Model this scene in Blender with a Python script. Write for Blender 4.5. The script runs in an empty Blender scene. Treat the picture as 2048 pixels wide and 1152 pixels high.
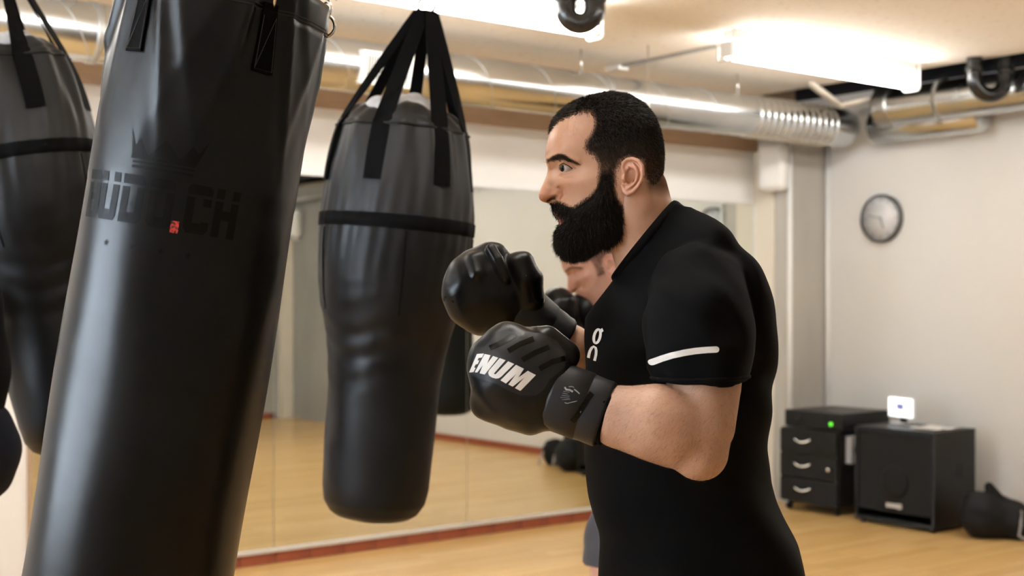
import bpy, bmesh, math, random
import numpy as np
from mathutils import Vector, Matrix
from mathutils.bvhtree import BVHTree

random.seed(7)
rng = np.random.default_rng(7)
SC = bpy.context.scene
COL = SC.collection

# ------------------------------------------------------------------ camera, world, lights, exposure
F = 2600.0                      # focal length in pixels of a 2048 wide frame
CX, CY, CZ = -2.90, -6.03, 1.35  # camera position in the room
TH = math.radians(-37.7)        # yaw of the view
HOR = 600.0                     # row of the horizon
cam_d = bpy.data.cameras.new('camera')
cam_d.sensor_width = 36
cam_d.lens = F / 2048 * 36
cam_d.shift_y = (HOR - 576) / 2048
cam_d.clip_start = 0.05
cam_d.dof.use_dof = True
cam_d.dof.focus_distance = 2.2
cam_d.dof.aperture_fstop = 4.2
cam = bpy.data.objects.new('camera', cam_d)
cam.location = (CX, CY, CZ)
cam.rotation_euler = (math.pi / 2, 0, TH)
COL.objects.link(cam)
SC.camera = cam

w = bpy.data.worlds.new('world')
SC.world = w
w.use_nodes = True
bg = w.node_tree.nodes['Background']
bg.inputs[0].default_value = (0.75, 0.87, 1.0, 1)
bg.inputs[1].default_value = 14.0

SC.view_settings.view_transform = 'Standard'
SC.view_settings.look = 'None'
SC.view_settings.gamma = 1
SC.view_settings.use_curve_mapping = False
SC.view_settings.exposure = 0.96
SC.cycles.max_bounces = 8
SC.cycles.sample_clamp_indirect = 6
TUBE = 13.5                      # emission of the fluorescent diffusers


# ------------------------------------------------------------------ small helpers
def cp(px, py, D):
    """point seen at a pixel of the photograph at a given distance: (right, forward, up)"""
    return np.array([(px - 1024) * D / F, D, CZ + (HOR - py) * D / F])


ct, st = math.cos(TH), math.sin(TH)


def cw(p):
    return Vector((CX + ct * p[0] - st * p[1], CY + st * p[0] + ct * p[1], p[2]))


def put(name, V, Fc, mat, parent=None, smooth=True, loc=None):
    me = bpy.data.meshes.new(name)
    V = V.tolist() if hasattr(V, 'tolist') else V
    Fc = Fc.tolist() if hasattr(Fc, 'tolist') else Fc
    me.from_pydata(V, [], Fc)
    me.update()
    if smooth:
        me.polygons.foreach_set('use_smooth', [True] * len(me.polygons))
    if mat:
        me.materials.append(mat)
    o = bpy.data.objects.new(name, me)
    COL.objects.link(o)
    if parent:
        o.parent = parent
    if loc is not None:
        o.location = loc
    return o


def put_bm(name, bm, mat, parent=None, smooth=False, loc=None):
    bmesh.ops.recalc_face_normals(bm, faces=bm.faces)
    me = bpy.data.meshes.new(name)
    bm.to_mesh(me)
    bm.free()
    if smooth:
        me.polygons.foreach_set('use_smooth', [True] * len(me.polygons))
    if mat:
        me.materials.append(mat)
    o = bpy.data.objects.new(name, me)
    COL.objects.link(o)
    if parent:
        o.parent = parent
    if loc is not None:
        o.location = loc
    return o


def empty(name, loc, label=None, cat=None, group=None, rot=(0, 0, 0)):
    o = bpy.data.objects.new(name, None)
    o.empty_display_size = 0.1
    COL.objects.link(o)
    o.location = loc
    o.rotation_euler = rot
    tag(o, label, cat, group)
    return o


def tag(o, label=None, cat=None, group=None, kind=None):
    if label: o['label'] = label
    if cat: o['category'] = cat
    if group: o['group'] = group
    if kind: o['kind'] = kind
    return o


def box(bm, lo, hi, bev=0.0, M=None):
    vs = [bm.verts.new((x, y, z)) for x in (lo[0], hi[0]) for y in (lo[1], hi[1]) for z in (lo[2], hi[2])]
    fs = [(0, 1, 3, 2), (4, 6, 7, 5), (0, 4, 5, 1), (2, 3, 7, 6), (0, 2, 6, 4), (1, 5, 7, 3)]
    faces = [bm.faces.new([vs[i] for i in f]) for f in fs]
    if bev:
        es = list({e for f in faces for e in f.edges})
        r = bmesh.ops.bevel(bm, geom=es, offset=bev, segments=2, affect='EDGES', profile=0.6)
        vs = list({v for f in r['faces'] for v in f.verts} | {v for v in vs if v.is_valid})
    if M is not None:
        for v in vs:
            if v.is_valid: v.co = M @ v.co
    return vs


def boxo(name, lo, hi, mat, parent=None, bev=0.0, loc=None):
    bm = bmesh.new()
    box(bm, lo, hi, bev)
    return put_bm(name, bm, mat, parent, loc=loc)


def tube_mesh(pts, rad, n=12, closed=False, flat=None, cap=True):
    """sweep of a circle (or a flat oval: flat=(a,b,up vector)) along points"""
    pts = [np.array(p, float) for p in pts]
    N = len(pts)
    V, Fc = [], []
    up = np.array([0.0, 0.0, 1.0]) if flat is None else np.array(flat[2], float)
    prev = None
    for i, p in enumerate(pts):
        a = pts[(i - 1) % N] if (closed or i > 0) else p
        b = pts[(i + 1) % N] if (closed or i < N - 1) else p
        t = b - a
        t /= np.linalg.norm(t) + 1e-12
        if flat is None:
            if prev is None:
                s = np.cross(t, up)
                if np.linalg.norm(s) < 0.1: s = np.cross(t, [1.0, 0, 0])
            else:
                s = prev - t * np.dot(prev, t)
        else:
            s = np.cross(t, up)
            if np.linalg.norm(s) < 1e-4: s = np.cross(t, [0.3, 1.0, 0])
        s /= np.linalg.norm(s)
        prev = s
        u = np.cross(s, t)
        r = rad[i] if hasattr(rad, '__len__') else rad
        ra, rb = (r, r) if flat is None else (flat[0], flat[1])
        for k in range(n):
            an = 2 * math.pi * (k + .5) / n
            V.append(p + s * ra * math.cos(an) + u * rb * math.sin(an))
    M = N if closed else N - 1
    for i in range(M):
        j = (i + 1) % N
        for k in range(n):
            k2 = (k + 1) % n
            Fc.append((i * n + k, i * n + k2, j * n + k2, j * n + k))
    if not closed and cap:
        Fc.append(tuple(range(n))[::-1])
        Fc.append(tuple((N - 1) * n + k for k in range(n)))
    return [tuple(v) for v in V], Fc


def join(parts):
    V, Fc = [], []
    for v, f in parts:
        o = len(V)
        V += list(v)
        Fc += [tuple(i + o for i in q) for q in f]
    return V, Fc


def torus(c, R, r, ax, n=24, m=10, sx=1.0):
    """ring around axis ax"""
    ax = Vector(ax).normalized()
    q = Vector((0, 0, 1)).rotation_difference(ax)
    pts = [Vector(c) + q @ Vector((R * sx * math.cos(2 * math.pi * i / n), R * math.sin(2 * math.pi * i / n), 0)) for i in range(n)]
    return tube_mesh([tuple(p) for p in pts], r, m, closed=True)


def lathe(prof, n=48, disp=None):
    """profile list of (r, z) about local z"""
    V, Fc = [], []
    for (r, z) in prof:
        for k in range(n):
            a = 2 * math.pi * k / n
            rr, zz = (r, z) if disp is None else disp(r, z, a)
            V.append((rr * math.cos(a), rr * math.sin(a), zz))
    for i in range(len(prof) - 1):
        for k in range(n):
            k2 = (k + 1) % n
            Fc.append((i * n + k, i * n + k2, (i + 1) * n + k2, (i + 1) * n + k))
    Fc.append(tuple(range(n))[::-1])
    Fc.append(tuple((len(prof) - 1) * n + k for k in range(n)))
    return V, Fc


# ------------------------------------------------------------------ signed distance modelling
def s_cap(P, a, b, ra, rb):
    a = np.asarray(a, float); b = np.asarray(b, float)
    ba = b - a
    t = np.clip(((P - a) @ ba) / (ba @ ba + 1e-12), 0, 1)
    return np.linalg.norm(P - a - t[:, None] * ba, axis=1) - (ra + (rb - ra) * t)


def s_min(a, b, k):
    h = np.clip(.5 + .5 * (b - a) / k, 0, 1)
    return b * (1 - h) + a * h - k * h * (1 - h)


def s_chain(P, pts, k=0.0):
    d = None
    for (a, ra), (b, rb) in zip(pts[:-1], pts[1:]):
        e = s_cap(P, a, b, ra, rb)
        d = e if d is None else (np.minimum(d, e) if k == 0 else s_min(d, e, k))
    return d


def s_ell(P, c, r):
    p = P - np.asarray(c, float)
    r = np.asarray(r, float)
    k0 = np.linalg.norm(p / r, axis=1)
    k1 = np.linalg.norm(p / (r * r), axis=1) + 1e-9
    return k0 * (k0 - 1) / k1


def surfnet(f, lo, hi, h, proj=2):
    lo = np.asarray(lo, float); hi = np.asarray(hi, float)
    n = np.ceil((hi - lo) / h).astype(int) + 1
    ax = [lo[i] + h * np.arange(n[i]) for i in range(3)]
    G = np.empty(n)
    YZ = np.stack(np.meshgrid(ax[1], ax[2], indexing='ij'), -1).reshape(-1, 2)
    step = max(1, int(400000 / len(YZ)))
    for i in range(0, n[0], step):
        xs = ax[0][i:i + step]
        P = np.empty((len(xs) * len(YZ), 3))
        P[:, 0] = np.repeat(xs, len(YZ))
        P[:, 1:] = np.tile(YZ, (len(xs), 1))
        G[i:i + step] = f(P).reshape(len(xs), n[1], n[2])
    S = G < 0
    c = np.zeros(n - 1, int)
    for dx in (0, 1):
        for dy in (0, 1):
            for dz in (0, 1):
                c += S[dx:n[0] - 1 + dx, dy:n[1] - 1 + dy, dz:n[2] - 1 + dz]
    act = (c > 0) & (c < 8)
    I = np.argwhere(act)
    idx = -np.ones(n - 1, int)
    idx[act] = np.arange(len(I))
    acc = np.zeros((len(I), 3)); cnt = np.zeros(len(I))
    cor = [(0, 0, 0), (1, 0, 0), (0, 1, 0), (1, 1, 0), (0, 0, 1), (1, 0, 1), (0, 1, 1), (1, 1, 1)]
    for a in range(8):
        for b in range(a + 1, 8):
            d = np.array(cor[b]) - np.array(cor[a])
            if np.abs(d).sum() != 1: continue
            A = I + cor[a]; B = I + cor[b]
            va = G[A[:, 0], A[:, 1], A[:, 2]]; vb = G[B[:, 0], B[:, 1], B[:, 2]]
            m = (va < 0) != (vb < 0)
            t = np.where(m, va / np.where(m, va - vb, 1), 0)
            acc += np.where(m[:, None], np.array(cor[a]) + t[:, None] * d, 0)
            cnt += m
    V = lo + h * (I + acc / cnt[:, None])
    quads = []
    for axs in range(3):
        u, v = (axs + 1) % 3, (axs + 2) % 3
        sl0 = [slice(None)] * 3; sl1 = [slice(None)] * 3
        sl0[axs] = slice(0, -1); sl1[axs] = slice(1, None)
        A, B = S[tuple(sl0)], S[tuple(sl1)]
        E = np.argwhere(A != B)
        ok = (E[:, u] > 0) & (E[:, v] > 0) & (E[:, u] < n[u] - 1) & (E[:, v] < n[v] - 1)
        E = E[ok]
        du = np.zeros(3, int); du[u] = 1
        dv = np.zeros(3, int); dv[v] = 1
        q = [E - du - dv, E - dv, E, E - du]
        q = np.stack([idx[t[:, 0], t[:, 1], t[:, 2]] for t in q], 1)
        flip = ~A[E[:, 0], E[:, 1], E[:, 2]]
        q[flip] = q[flip][:, ::-1]
        quads.append(q)
    Q = np.concatenate(quads)
    Q = Q[(Q >= 0).all(1)]
    e = h * .2
    for _ in range(proj):
        d = f(V)
        g = np.stack([f(V + np.eye(3)[i] * e) - f(V - np.eye(3)[i] * e) for i in range(3)], 1) / (2 * e)
        gl = np.maximum((g * g).sum(1), .25)
        mv = -g * (d / gl)[:, None]
        ln = np.linalg.norm(mv, axis=1)
        mv *= np.minimum(1, h * .7 / np.maximum(ln, 1e-9))[:, None]
        V = V + mv
    return V, Q


# ------------------------------------------------------------------ materials
def new_mat(name, col, rough=.5, metal=0.0, spec=.5, sss=0.0, sheen=0.0, emit=None, trans=0.0, coat=0.0):
    m = bpy.data.materials.new(name)
    m.use_nodes = True
    b = m.node_tree.nodes['Principled BSDF']
    b.inputs['Base Color'].default_value = (*col, 1)
    b.inputs['Roughness'].default_value = rough
    b.inputs['Metallic'].default_value = metal
    b.inputs['Specular IOR Level'].default_value = spec
    if sss:
        b.inputs['Subsurface Weight'].default_value = sss
        b.inputs['Subsurface Radius'].default_value = (1, .35, .2)
        b.inputs['Subsurface Scale'].default_value = .006
    if sheen:
        b.inputs['Sheen Weight'].default_value = sheen
        b.inputs['Sheen Roughness'].default_value = .5
    if emit:
        b.inputs['Emission Color'].default_value = (*emit[0], 1)
        b.inputs['Emission Strength'].default_value = emit[1]
    if trans: b.inputs['Transmission Weight'].default_value = trans
    if coat: b.inputs['Coat Weight'].default_value = coat
    return m


def nd(m, t, **kw):
    n = m.node_tree.nodes.new(t)
    for k, v in kw.items():
        if k in n.inputs.keys(): n.inputs[k].default_value = v
        else: setattr(n, k, v)
    return n


def lk(m, a, b):
    m.node_tree.links.new(a, b)


def bsdf(m):
    return m.node_tree.nodes['Principled BSDF']


def add_noise(m, col2=None, scale=20, bump=0.0, dist=.002, stretch=(1, 1, 1), detail=6, fac=(.35, .7), rough2=None, coord='Object', bscale=None):
    tc = nd(m, 'ShaderNodeTexCoord')
    mp = nd(m, 'ShaderNodeMapping')
    mp.inputs['Scale'].default_value = stretch
    lk(m, tc.outputs[coord], mp.inputs['Vector'])
    b = bsdf(m)
    n = nd(m, 'ShaderNodeTexNoise', Scale=scale, Detail=detail)
    lk(m, mp.outputs[0], n.inputs['Vector'])
    rp = nd(m, 'ShaderNodeMapRange')
    rp.inputs[1].default_value = fac[0]; rp.inputs[2].default_value = fac[1]
    lk(m, n.outputs['Fac'], rp.inputs[0])
    if col2 is not None:
        mx = nd(m, 'ShaderNodeMix', data_type='RGBA')
        mx.inputs[6].default_value = b.inputs['Base Color'].default_value
        mx.inputs[7].default_value = (*col2, 1)
        lk(m, rp.outputs[0], mx.inputs[0])
        lk(m, mx.outputs[2], b.inputs['Base Color'])
    if rough2 is not None:
        r2 = nd(m, 'ShaderNodeMapRange')
        r2.inputs[3].default_value = b.inputs['Roughness'].default_value
        r2.inputs[4].default_value = rough2
        lk(m, rp.outputs[0], r2.inputs[0])
        lk(m, r2.outputs[0], b.inputs['Roughness'])
    if bump:
        n2 = n
        if bscale:
            n2 = nd(m, 'ShaderNodeTexNoise', Scale=bscale, Detail=detail)
            lk(m, mp.outputs[0], n2.inputs['Vector'])
        bp = nd(m, 'ShaderNodeBump', Strength=bump, Distance=dist)
        lk(m, n2.outputs['Fac'], bp.inputs['Height'])
        lk(m, bp.outputs[0], b.inputs['Normal'])
    return m


M = {}
M['wall'] = add_noise(new_mat('wall_plaster', (.72, .71, .69), .8), (.69, .675, .65), 1.3, .15, .001, bscale=180)
M['wall_white'] = add_noise(new_mat('wall_white_plaster', (.82, .81, .79), .8), (.79, .78, .755), 2, .15, .001, bscale=180)
M['wall_brown'] = add_noise(new_mat('brown_grained', (.40, .27, .17), .7), (.35, .235, .145), 6, .2, .002, stretch=(1, 8, 8))
M['concrete'] = add_noise(new_mat('concrete', (.40, .39, .36), .85), (.32, .31, .29), 2.2, .3, .002, stretch=(1, 1, .45), bscale=60)
M['pillar'] = add_noise(new_mat('pillar_concrete', (.50, .475, .43), .85), (.40, .375, .335), 3, .3, .002, stretch=(1, 1, .3), bscale=60)
M['cream'] = add_noise(new_mat('cream_paint', (.74, .68, .58), .7), (.70, .64, .54), 3)
M['ceil'] = add_noise(new_mat('wood_wool_board', (.87, .82, .745), .9), (.72, .61, .48), 38, .5, .006, fac=(.58, .74), detail=8)
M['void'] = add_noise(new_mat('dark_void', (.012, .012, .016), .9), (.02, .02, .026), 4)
M['white'] = add_noise(new_mat('white_enamel', (.82, .82, .80), .4), (.78, .78, .76), 6)
M['whitep'] = add_noise(new_mat('white_plastic', (.80, .79, .76), .45), (.76, .75, .72), 5)
M['tile'] = add_noise(new_mat('red_clay_tile', (.34, .085, .035), .45), (.26, .06, .03), 9, .2, .002)
M['grout'] = add_noise(new_mat('dark_grout', (.10, .055, .04), .9), (.14, .08, .06), 40)
M['alu'] = add_noise(new_mat('pale_aluminium', (.72, .71, .69), .45, .35), (.66, .65, .63), 20)
M['mirror'] = new_mat('mirror_glass', (.84, .875, .835), .008, 1.0)
add_noise(M['mirror'], (.83, .865, .82), 2)
M['steel'] = add_noise(new_mat('polished_steel', (.75, .74, .72), .22, 1), (.65, .64, .62), 30)
M['seam'] = add_noise(new_mat('duct_seam_steel', (.42, .43, .42), .45, .8), (.5, .5, .49), 30)
M['duct'] = add_noise(new_mat('galvanised_steel', (.60, .615, .615), .20, 1), (.52, .535, .54), 5, .12, .003, rough2=.28, bscale=7)
M['flex'] = add_noise(new_mat('flexible_hose_foil', (.45, .45, .43), .35, 1), (.3, .3, .3), 20, .4, .004)
M['pipe'] = add_noise(new_mat('black_pipe', (.006, .006, .0065), .2), (.02, .02, .02), 30)
M['vent_dark'] = add_noise(new_mat('vent_dark', (.05, .05, .05), .6), (.07, .07, .07), 20)
M['tube'] = new_mat('lamp_diffuser', (.9, .9, .88), .4, emit=((1.0, .975, .93), TUBE))
M['black_lam'] = add_noise(new_mat('black_laminate', (.006, .0055, .0055), .42, spec=.3), (.008, .0075, .007), 14, .1, .001, bscale=200)
M['black_plastic'] = add_noise(new_mat('black_plastic', (.006, .0055, .0055), .38, spec=.3), (.008, .0078, .0078), 22)
M['grille'] = add_noise(new_mat('speaker_grille', (.0045, .0045, .0045), .6, spec=.25), (.007, .007, .007), 120, .3, .002)
M['cone'] = add_noise(new_mat('speaker_cone', (.009, .009, .010), .35, spec=.4), (.012, .012, .013), 12)
M['greybox'] = add_noise(new_mat('grey_plastic', (.45, .45, .46), .5), (.40, .40, .41), 10)
M['led'] = new_mat('green_led', (.05, .4, .02), .4, emit=((.10, .75, .02), 1.1))
M['screen'] = new_mat('tablet_screen', (.8, .85, .9), .3, emit=((.93, .97, 1.0), .95))
M['screen_blue'] = new_mat('screen_icon', (.12, .13, .30), .4, emit=((.14, .15, .36), .5))
M['lettering'] = add_noise(new_mat('pale_lettering', (.55, .54, .51), .5), (.5, .49, .46), 30)
M['white_print'] = add_noise(new_mat('white_print', (.83, .83, .84), .5), (.76, .76, .78), 60)
M['red_print'] = add_noise(new_mat('red_print', (.55, .03, .02), .5), (.03, .012, .012), 260, fac=(.45, .6), detail=2)
M['gloss_print'] = add_noise(new_mat('gloss_black_print', (.0010, .0010, .0010), .22, spec=.18), (.002, .002, .002), 50)
M['bag_print'] = add_noise(new_mat('black_bag_print', (.0015, .0015, .0015), .5, spec=.12), (.004, .004, .004), 26, fac=(.55, .75))
M['scuff'] = add_noise(new_mat('grey_scuffed_print', (.35, .35, .36), .5), (.12, .12, .12), 160)
M['vinyl'] = add_noise(new_mat('black_vinyl', (.0018, .0018, .0022), .28, spec=.22), (.0036, .0036, .0042), 5, .14, .0015, rough2=.36, bscale=16)
M['nylon'] = add_noise(new_mat('black_nylon', (.0036, .0035, .0038), .38, spec=.2), (.005, .0049, .0053), 10, .22, .003, rough2=.6, stretch=(1, 1, .5), bscale=24)
M['nylon_grey'] = add_noise(new_mat('charcoal_nylon', (.010, .0098, .0104), .45, spec=.25), (.013, .0127, .0133), 10, .22, .003, rough2=.56, stretch=(1, 1, .5), bscale=24)
M['webbing'] = add_noise(new_mat('black_webbing', (.0018, .0018, .0021), .8, spec=.06), (.0032, .0032, .0035), 300, .4, .001)
M['thread'] = add_noise(new_mat('black_thread', (.05, .05, .052), .7), (.03, .03, .03), 400)
M['fill'] = add_noise(new_mat('pale_stuffing', (.42, .41, .41), .8), (.30, .29, .29), 30, .4, .004)
M['leather'] = add_noise(new_mat('black_glove_leather', (.0022, .0022, .0026), .25, spec=.22), (.007, .007, .008), 8, .28, .002, rough2=.42, bscale=45)
M['leather_matt'] = add_noise(new_mat('matt_glove_leather', (.0080, .0080, .0098), .48, spec=.32), (.010, .010, .0118), 14, .15, .001, bscale=90)
M['shirt'] = add_noise(new_mat('black_cotton', (.0018, .0018, .0022), .78, spec=.06), (.0028, .0028, .0033), 12, .25, .004, bscale=14)
M['ribbing'] = add_noise(new_mat('black_rib_knit', (.003, .003, .0035), .9, spec=.08), (.005, .005, .0055), 220, .4, .001)
M['trouser'] = add_noise(new_mat('dark_navy_cloth', (.0035, .0045, .0075), .85, spec=.08), (.005, .006, .010), 12, .3, .004)
M['grey_shorts'] = add_noise(new_mat('grey_shorts_cloth', (.055, .055, .065), .85), (.045, .045, .053), 14, .3, .004)
M['navy'] = add_noise(new_mat('navy_shorts_cloth', (.0035, .005, .011), .8, spec=.12), (.005, .0065, .013), 12, .2, .004)
M['canvas'] = add_noise(new_mat('black_bag_canvas', (.0055, .0055, .006), .7, spec=.25), (.009, .009, .010), 16, .5, .006)
M['greystrap'] = add_noise(new_mat('grey_strap', (.36, .35, .34), .7), (.3, .29, .28), 60)
M['paper'] = add_noise(new_mat('pale_paper', (.72, .71, .68), .6), (.68, .67, .64), 8)
M['blue'] = add_noise(new_mat('blue_webbing', (.04, .12, .62), .6), (.03, .10, .5), 60)
M['clock_face'] = add_noise(new_mat('clock_face_paper', (.66, .66, .67), .35), (.63, .63, .64), 10)
M['clock_rim'] = add_noise(new_mat('clock_rim', (.10, .10, .10), .28, .3), (.13, .13, .13), 20)
M['clock_mark'] = add_noise(new_mat('clock_marks', (.30, .30, .30), .5), (.26, .26, .26), 20)
M['lash'] = add_noise(new_mat('dark_lash', (.008, .005, .004), .6), (.012, .008, .006), 50)
M['hair'] = add_noise(new_mat('dark_brown_hair', (.016, .0108, .0078), .6, spec=.3), (.032, .022, .016), 90)
M['beard'] = add_noise(new_mat('black_beard_hair', (.0075, .005, .0038), .65, spec=.22), (.018, .012, .0085), 90)
M['hair_brown'] = add_noise(new_mat('mid_brown_hair', (.10, .06, .035), .55, spec=.35), (.07, .04, .025), 90)
M['glass'] = new_mat('window_glass', (1, 1, 1), .02, trans=1.0)
add_noise(M['glass'], (.97, .99, 1), 1)

# floor: pale strip parquet
m = M['floor'] = new_mat('maple_strip_floor', (.70, .45, .20), .26, spec=.45)
tc = nd(m, 'ShaderNodeTexCoord')
br = nd(m, 'ShaderNodeTexBrick', Scale=1.0)
br.inputs['Brick Width'].default_value = .9
br.inputs['Row Height'].default_value = .072
br.inputs['Mortar Size'].default_value = .0012
br.inputs['Color1'].default_value = (.72, .455, .185, 1)
br.inputs['Color2'].default_value = (.63, .38, .14, 1)
br.inputs['Mortar'].default_value = (.42, .26, .12, 1)
br.offset = .37
lk(m, tc.outputs['Object'], br.inputs['Vector'])
mp = nd(m, 'ShaderNodeMapping')
mp.inputs['Scale'].default_value = (1.0, 14, 1)
lk(m, tc.outputs['Object'], mp.inputs[0])
no = nd(m, 'ShaderNodeTexNoise', Scale=2.2, Detail=5)
lk(m, mp.outputs[0], no.inputs['Vector'])
mx = nd(m, 'ShaderNodeMix', data_type='RGBA', blend_type='MULTIPLY')
mx.inputs[0].default_value = .35
lk(m, br.outputs[0], mx.inputs[6])
rp = nd(m, 'ShaderNodeMapRange')
rp.inputs[1].default_value = .3; rp.inputs[2].default_value = .7
rp.inputs[3].default_value = .72; rp.inputs[4].default_value = 1.12
lk(m, no.outputs['Fac'], rp.inputs[0])
lk(m, rp.outputs[0], mx.inputs[7])
lk(m, mx.outputs[2], bsdf(m).inputs['Base Color'])


def skin_mat(name, base, deep):
    m = new_mat(name, base, .40, spec=.5, sss=.12)
    b = bsdf(m)
    tc = nd(m, 'ShaderNodeTexCoord')
    n1 = nd(m, 'ShaderNodeTexNoise', Scale=28, Detail=6)
    lk(m, tc.outputs['Object'], n1.inputs['Vector'])
    c1 = nd(m, 'ShaderNodeMix', data_type='RGBA')
    c1.inputs[6].default_value = (*base, 1)
    c1.inputs[7].default_value = (*deep, 1)
    r = nd(m, 'ShaderNodeMapRange')
    r.inputs[1].default_value = .3; r.inputs[2].default_value = .75
    lk(m, n1.outputs['Fac'], r.inputs[0])
    lk(m, r.outputs[0], c1.inputs[0])
    last = c1.outputs[2]
    for an, cc, amt in (('blush', (.50, .185, .12), .6), ('lip', (.40, .14, .115), .9), ('hair_shade', (.014, .0092, .0068), 1.0)):
        a = nd(m, 'ShaderNodeAttribute', attribute_name=an)
        mm = nd(m, 'ShaderNodeMath', operation='MULTIPLY')
        mm.inputs[1].default_value = amt
        lk(m, a.outputs['Fac'], mm.inputs[0])
        c = nd(m, 'ShaderNodeMix', data_type='RGBA')
        c.inputs[7].default_value = (*cc, 1)
        lk(m, mm.outputs[0], c.inputs[0])
        lk(m, last, c.inputs[6])
        last = c.outputs[2]
    lk(m, last, b.inputs['Base Color'])
    av = nd(m, 'ShaderNodeAttribute', attribute_name='hair_shade')
    for nm, v0, v1 in (('Roughness', .40, .95), ('Specular IOR Level', .5, .02)):
        mr = nd(m, 'ShaderNodeMapRange')
        mr.inputs[1].default_value = .1; mr.inputs[2].default_value = .6
        mr.inputs[3].default_value = v0; mr.inputs[4].default_value = v1
        lk(m, av.outputs['Fac'], mr.inputs[0])
        lk(m, mr.outputs[0], b.inputs[nm])
    n2 = nd(m, 'ShaderNodeTexNoise', Scale=340, Detail=5)
    lk(m, tc.outputs['Object'], n2.inputs['Vector'])
    bp = nd(m, 'ShaderNodeBump', Strength=.30, Distance=.001)
    lk(m, n2.outputs['Fac'], bp.inputs['Height'])
    lk(m, bp.outputs[0], b.inputs['Normal'])
    return m


M['skin'] = skin_mat('warm_skin', (.60, .355, .245), (.52, .28, .18))
M['skin2'] = skin_mat('fair_skin', (.58, .33, .25), (.52, .27, .20))


def eye_mat(gaze):
    m = new_mat('eye', (.75, .72, .70), .14, spec=.35)
    g = Vector(gaze).normalized()
    tc = nd(m, 'ShaderNodeTexCoord')
    vn = nd(m, 'ShaderNodeVectorMath', operation='NORMALIZE')
    lk(m, tc.outputs['Object'], vn.inputs[0])
    dp = nd(m, 'ShaderNodeVectorMath', operation='DOT_PRODUCT')
    dp.inputs[1].default_value = g
    lk(m, vn.outputs[0], dp.inputs[0])
    cr = nd(m, 'ShaderNodeValToRGB')
    e = cr.color_ramp.elements
    e[0].position = .80; e[0].color = (.62, .58, .56, 1)
    e[1].position = .868; e[1].color = (.62, .58, .56, 1)
    for p, c in ((.885, (.010, .0055, .0035, 1)), (.96, (.024, .012, .006, 1)), (.968, (.002, .002, .002, 1))):
        x = e.new(p); x.color = c
    lk(m, dp.outputs['Value'], cr.inputs[0])
    lk(m, cr.outputs[0], bsdf(m).inputs['Base Color'])
    return m


# ------------------------------------------------------------------ the room
UL, UR, YF, YB = -5.6, 4.26, 0.0, -7.43   # left wall, right wall, mirror wall, wall behind the camera
SLAB, TOP = 2.72, 3.06


def struct(name, lo, hi, mat, label=None, parent=None, bev=0):
    o = boxo(name, lo, hi, mat, parent, bev)
    if parent is None:
        o['kind'] = 'structure'
        if label: o['label'] = label
    return o


struct('floor', (UL - .2, YB - .2, -.1), (UR + .2, YF + .2, 0), M['floor'], 'pale wooden strip floor of the training room')
struct('ceiling', (UL, YB, SLAB), (3.74, YF, SLAB + .07), M['ceil'], 'pale speckled board ceiling with a gap along the right wall')
struct('ceiling', (UL - .2, YB - .2, TOP), (UR + .2, YF + .2, TOP + .1), M['void'], 'upper ceiling over the ducts, coloured dark for the unlit gap')  # near-black colour stands for the lack of light up here
struct('wall_front', (UL - .2, YF, 0), (UR + .2, YF + .2, 2.37), M['wall_white'], 'white wall that carries the mirror')
struct('trim_1', (UL, YF - .03, 2.36), (UR + .2, YF + .2, TOP), M['wall_brown'], 'brown band along the top of the mirror wall')  # upper strip of the mirror wall, coloured brown
struct('wall_right', (UR, YB - .2, 0), (UR + .2, YF + .2, 2.74), M['wall'], 'beige plaster wall with the clock')
struct('trim_2', (UR - .01, YB, 2.74), (UR + .2, YF, TOP), M['void'], 'strip of wall over the right duct, coloured dark for the unlit gap')  # shade of the unlit gap put into the wall colour


def wall_with_holes(name, fixed, axis, a0, a1, holes, mat, label, thick):
    """wall in a plane, with window holes (a, b, z0, z1)"""
    bm = bmesh.new()
    t0, t1 = thick

    def b(p, q, z0, z1):
        if q - p < 1e-4 or z1 - z0 < 1e-4: return
        if axis == 'y': box(bm, (t0, p, z0), (t1, q, z1))
        else: box(bm, (p, t0, z0), (q, t1, z1))
    cur = a0
    for (p, q, z0, z1) in sorted(holes):
        b(cur, p, 0, TOP)
        b(p, q, 0, z0)
        b(p, q, z1, TOP)
        cur = q
    b(cur, a1, 0, TOP)
    o = put_bm(name, bm, mat)
    o['kind'] = 'structure'
    o['label'] = label
    return o


wins_l = [(-4.3, -1.2, .85, 2.65)]
wins_b = []
wall_with_holes('wall_left', 0, 'y', YB - .2, YF + .2, wins_l, M['wall_white'], 'white wall on the left with a wide window', (UL - .2, UL))
wall_with_holes('wall_back', 0, 'x', UL - .2, UR + .2, wins_b, M['concrete'], 'grey concrete wall behind the camera, seen in the mirror', (YB - .2, YB))


def window(n, axis, p, q, z0, z1, c):
    bm = bmesh.new()
    fw = .05

    def b(a0, a1, y0, y1):
        if axis == 'y': box(bm, (c - .03, a0, y0), (c + .03, a1, y1))
        else: box(bm, (a0, c - .03, y0), (a1, c + .03, y1))
    b(p, p + fw, z0, z1); b(q - fw, q, z0, z1); b(p + fw, q - fw, z0, z0 + fw); b(p + fw, q - fw, z1 - fw, z1)
    mid = (p + q) / 2
    b(mid - .03, mid + .03, z0 + fw, z1 - fw)
    o = put_bm('window_%d' % n, bm, M['white'])
    o['kind'] = 'structure'
    o['label'] = 'white framed window letting in daylight'
    for (a0, a1) in ((p + fw, mid - .03), (mid + .03, q - fw)):
        if axis == 'y': boxo('pane', (c - .004, a0, z0 + fw), (c + .004, a1, z1 - fw), M['glass'], o)
        else: boxo('pane', (a0, c - .004, z0 + fw), (a1, c + .004, z1 - fw), M['glass'], o)


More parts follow.
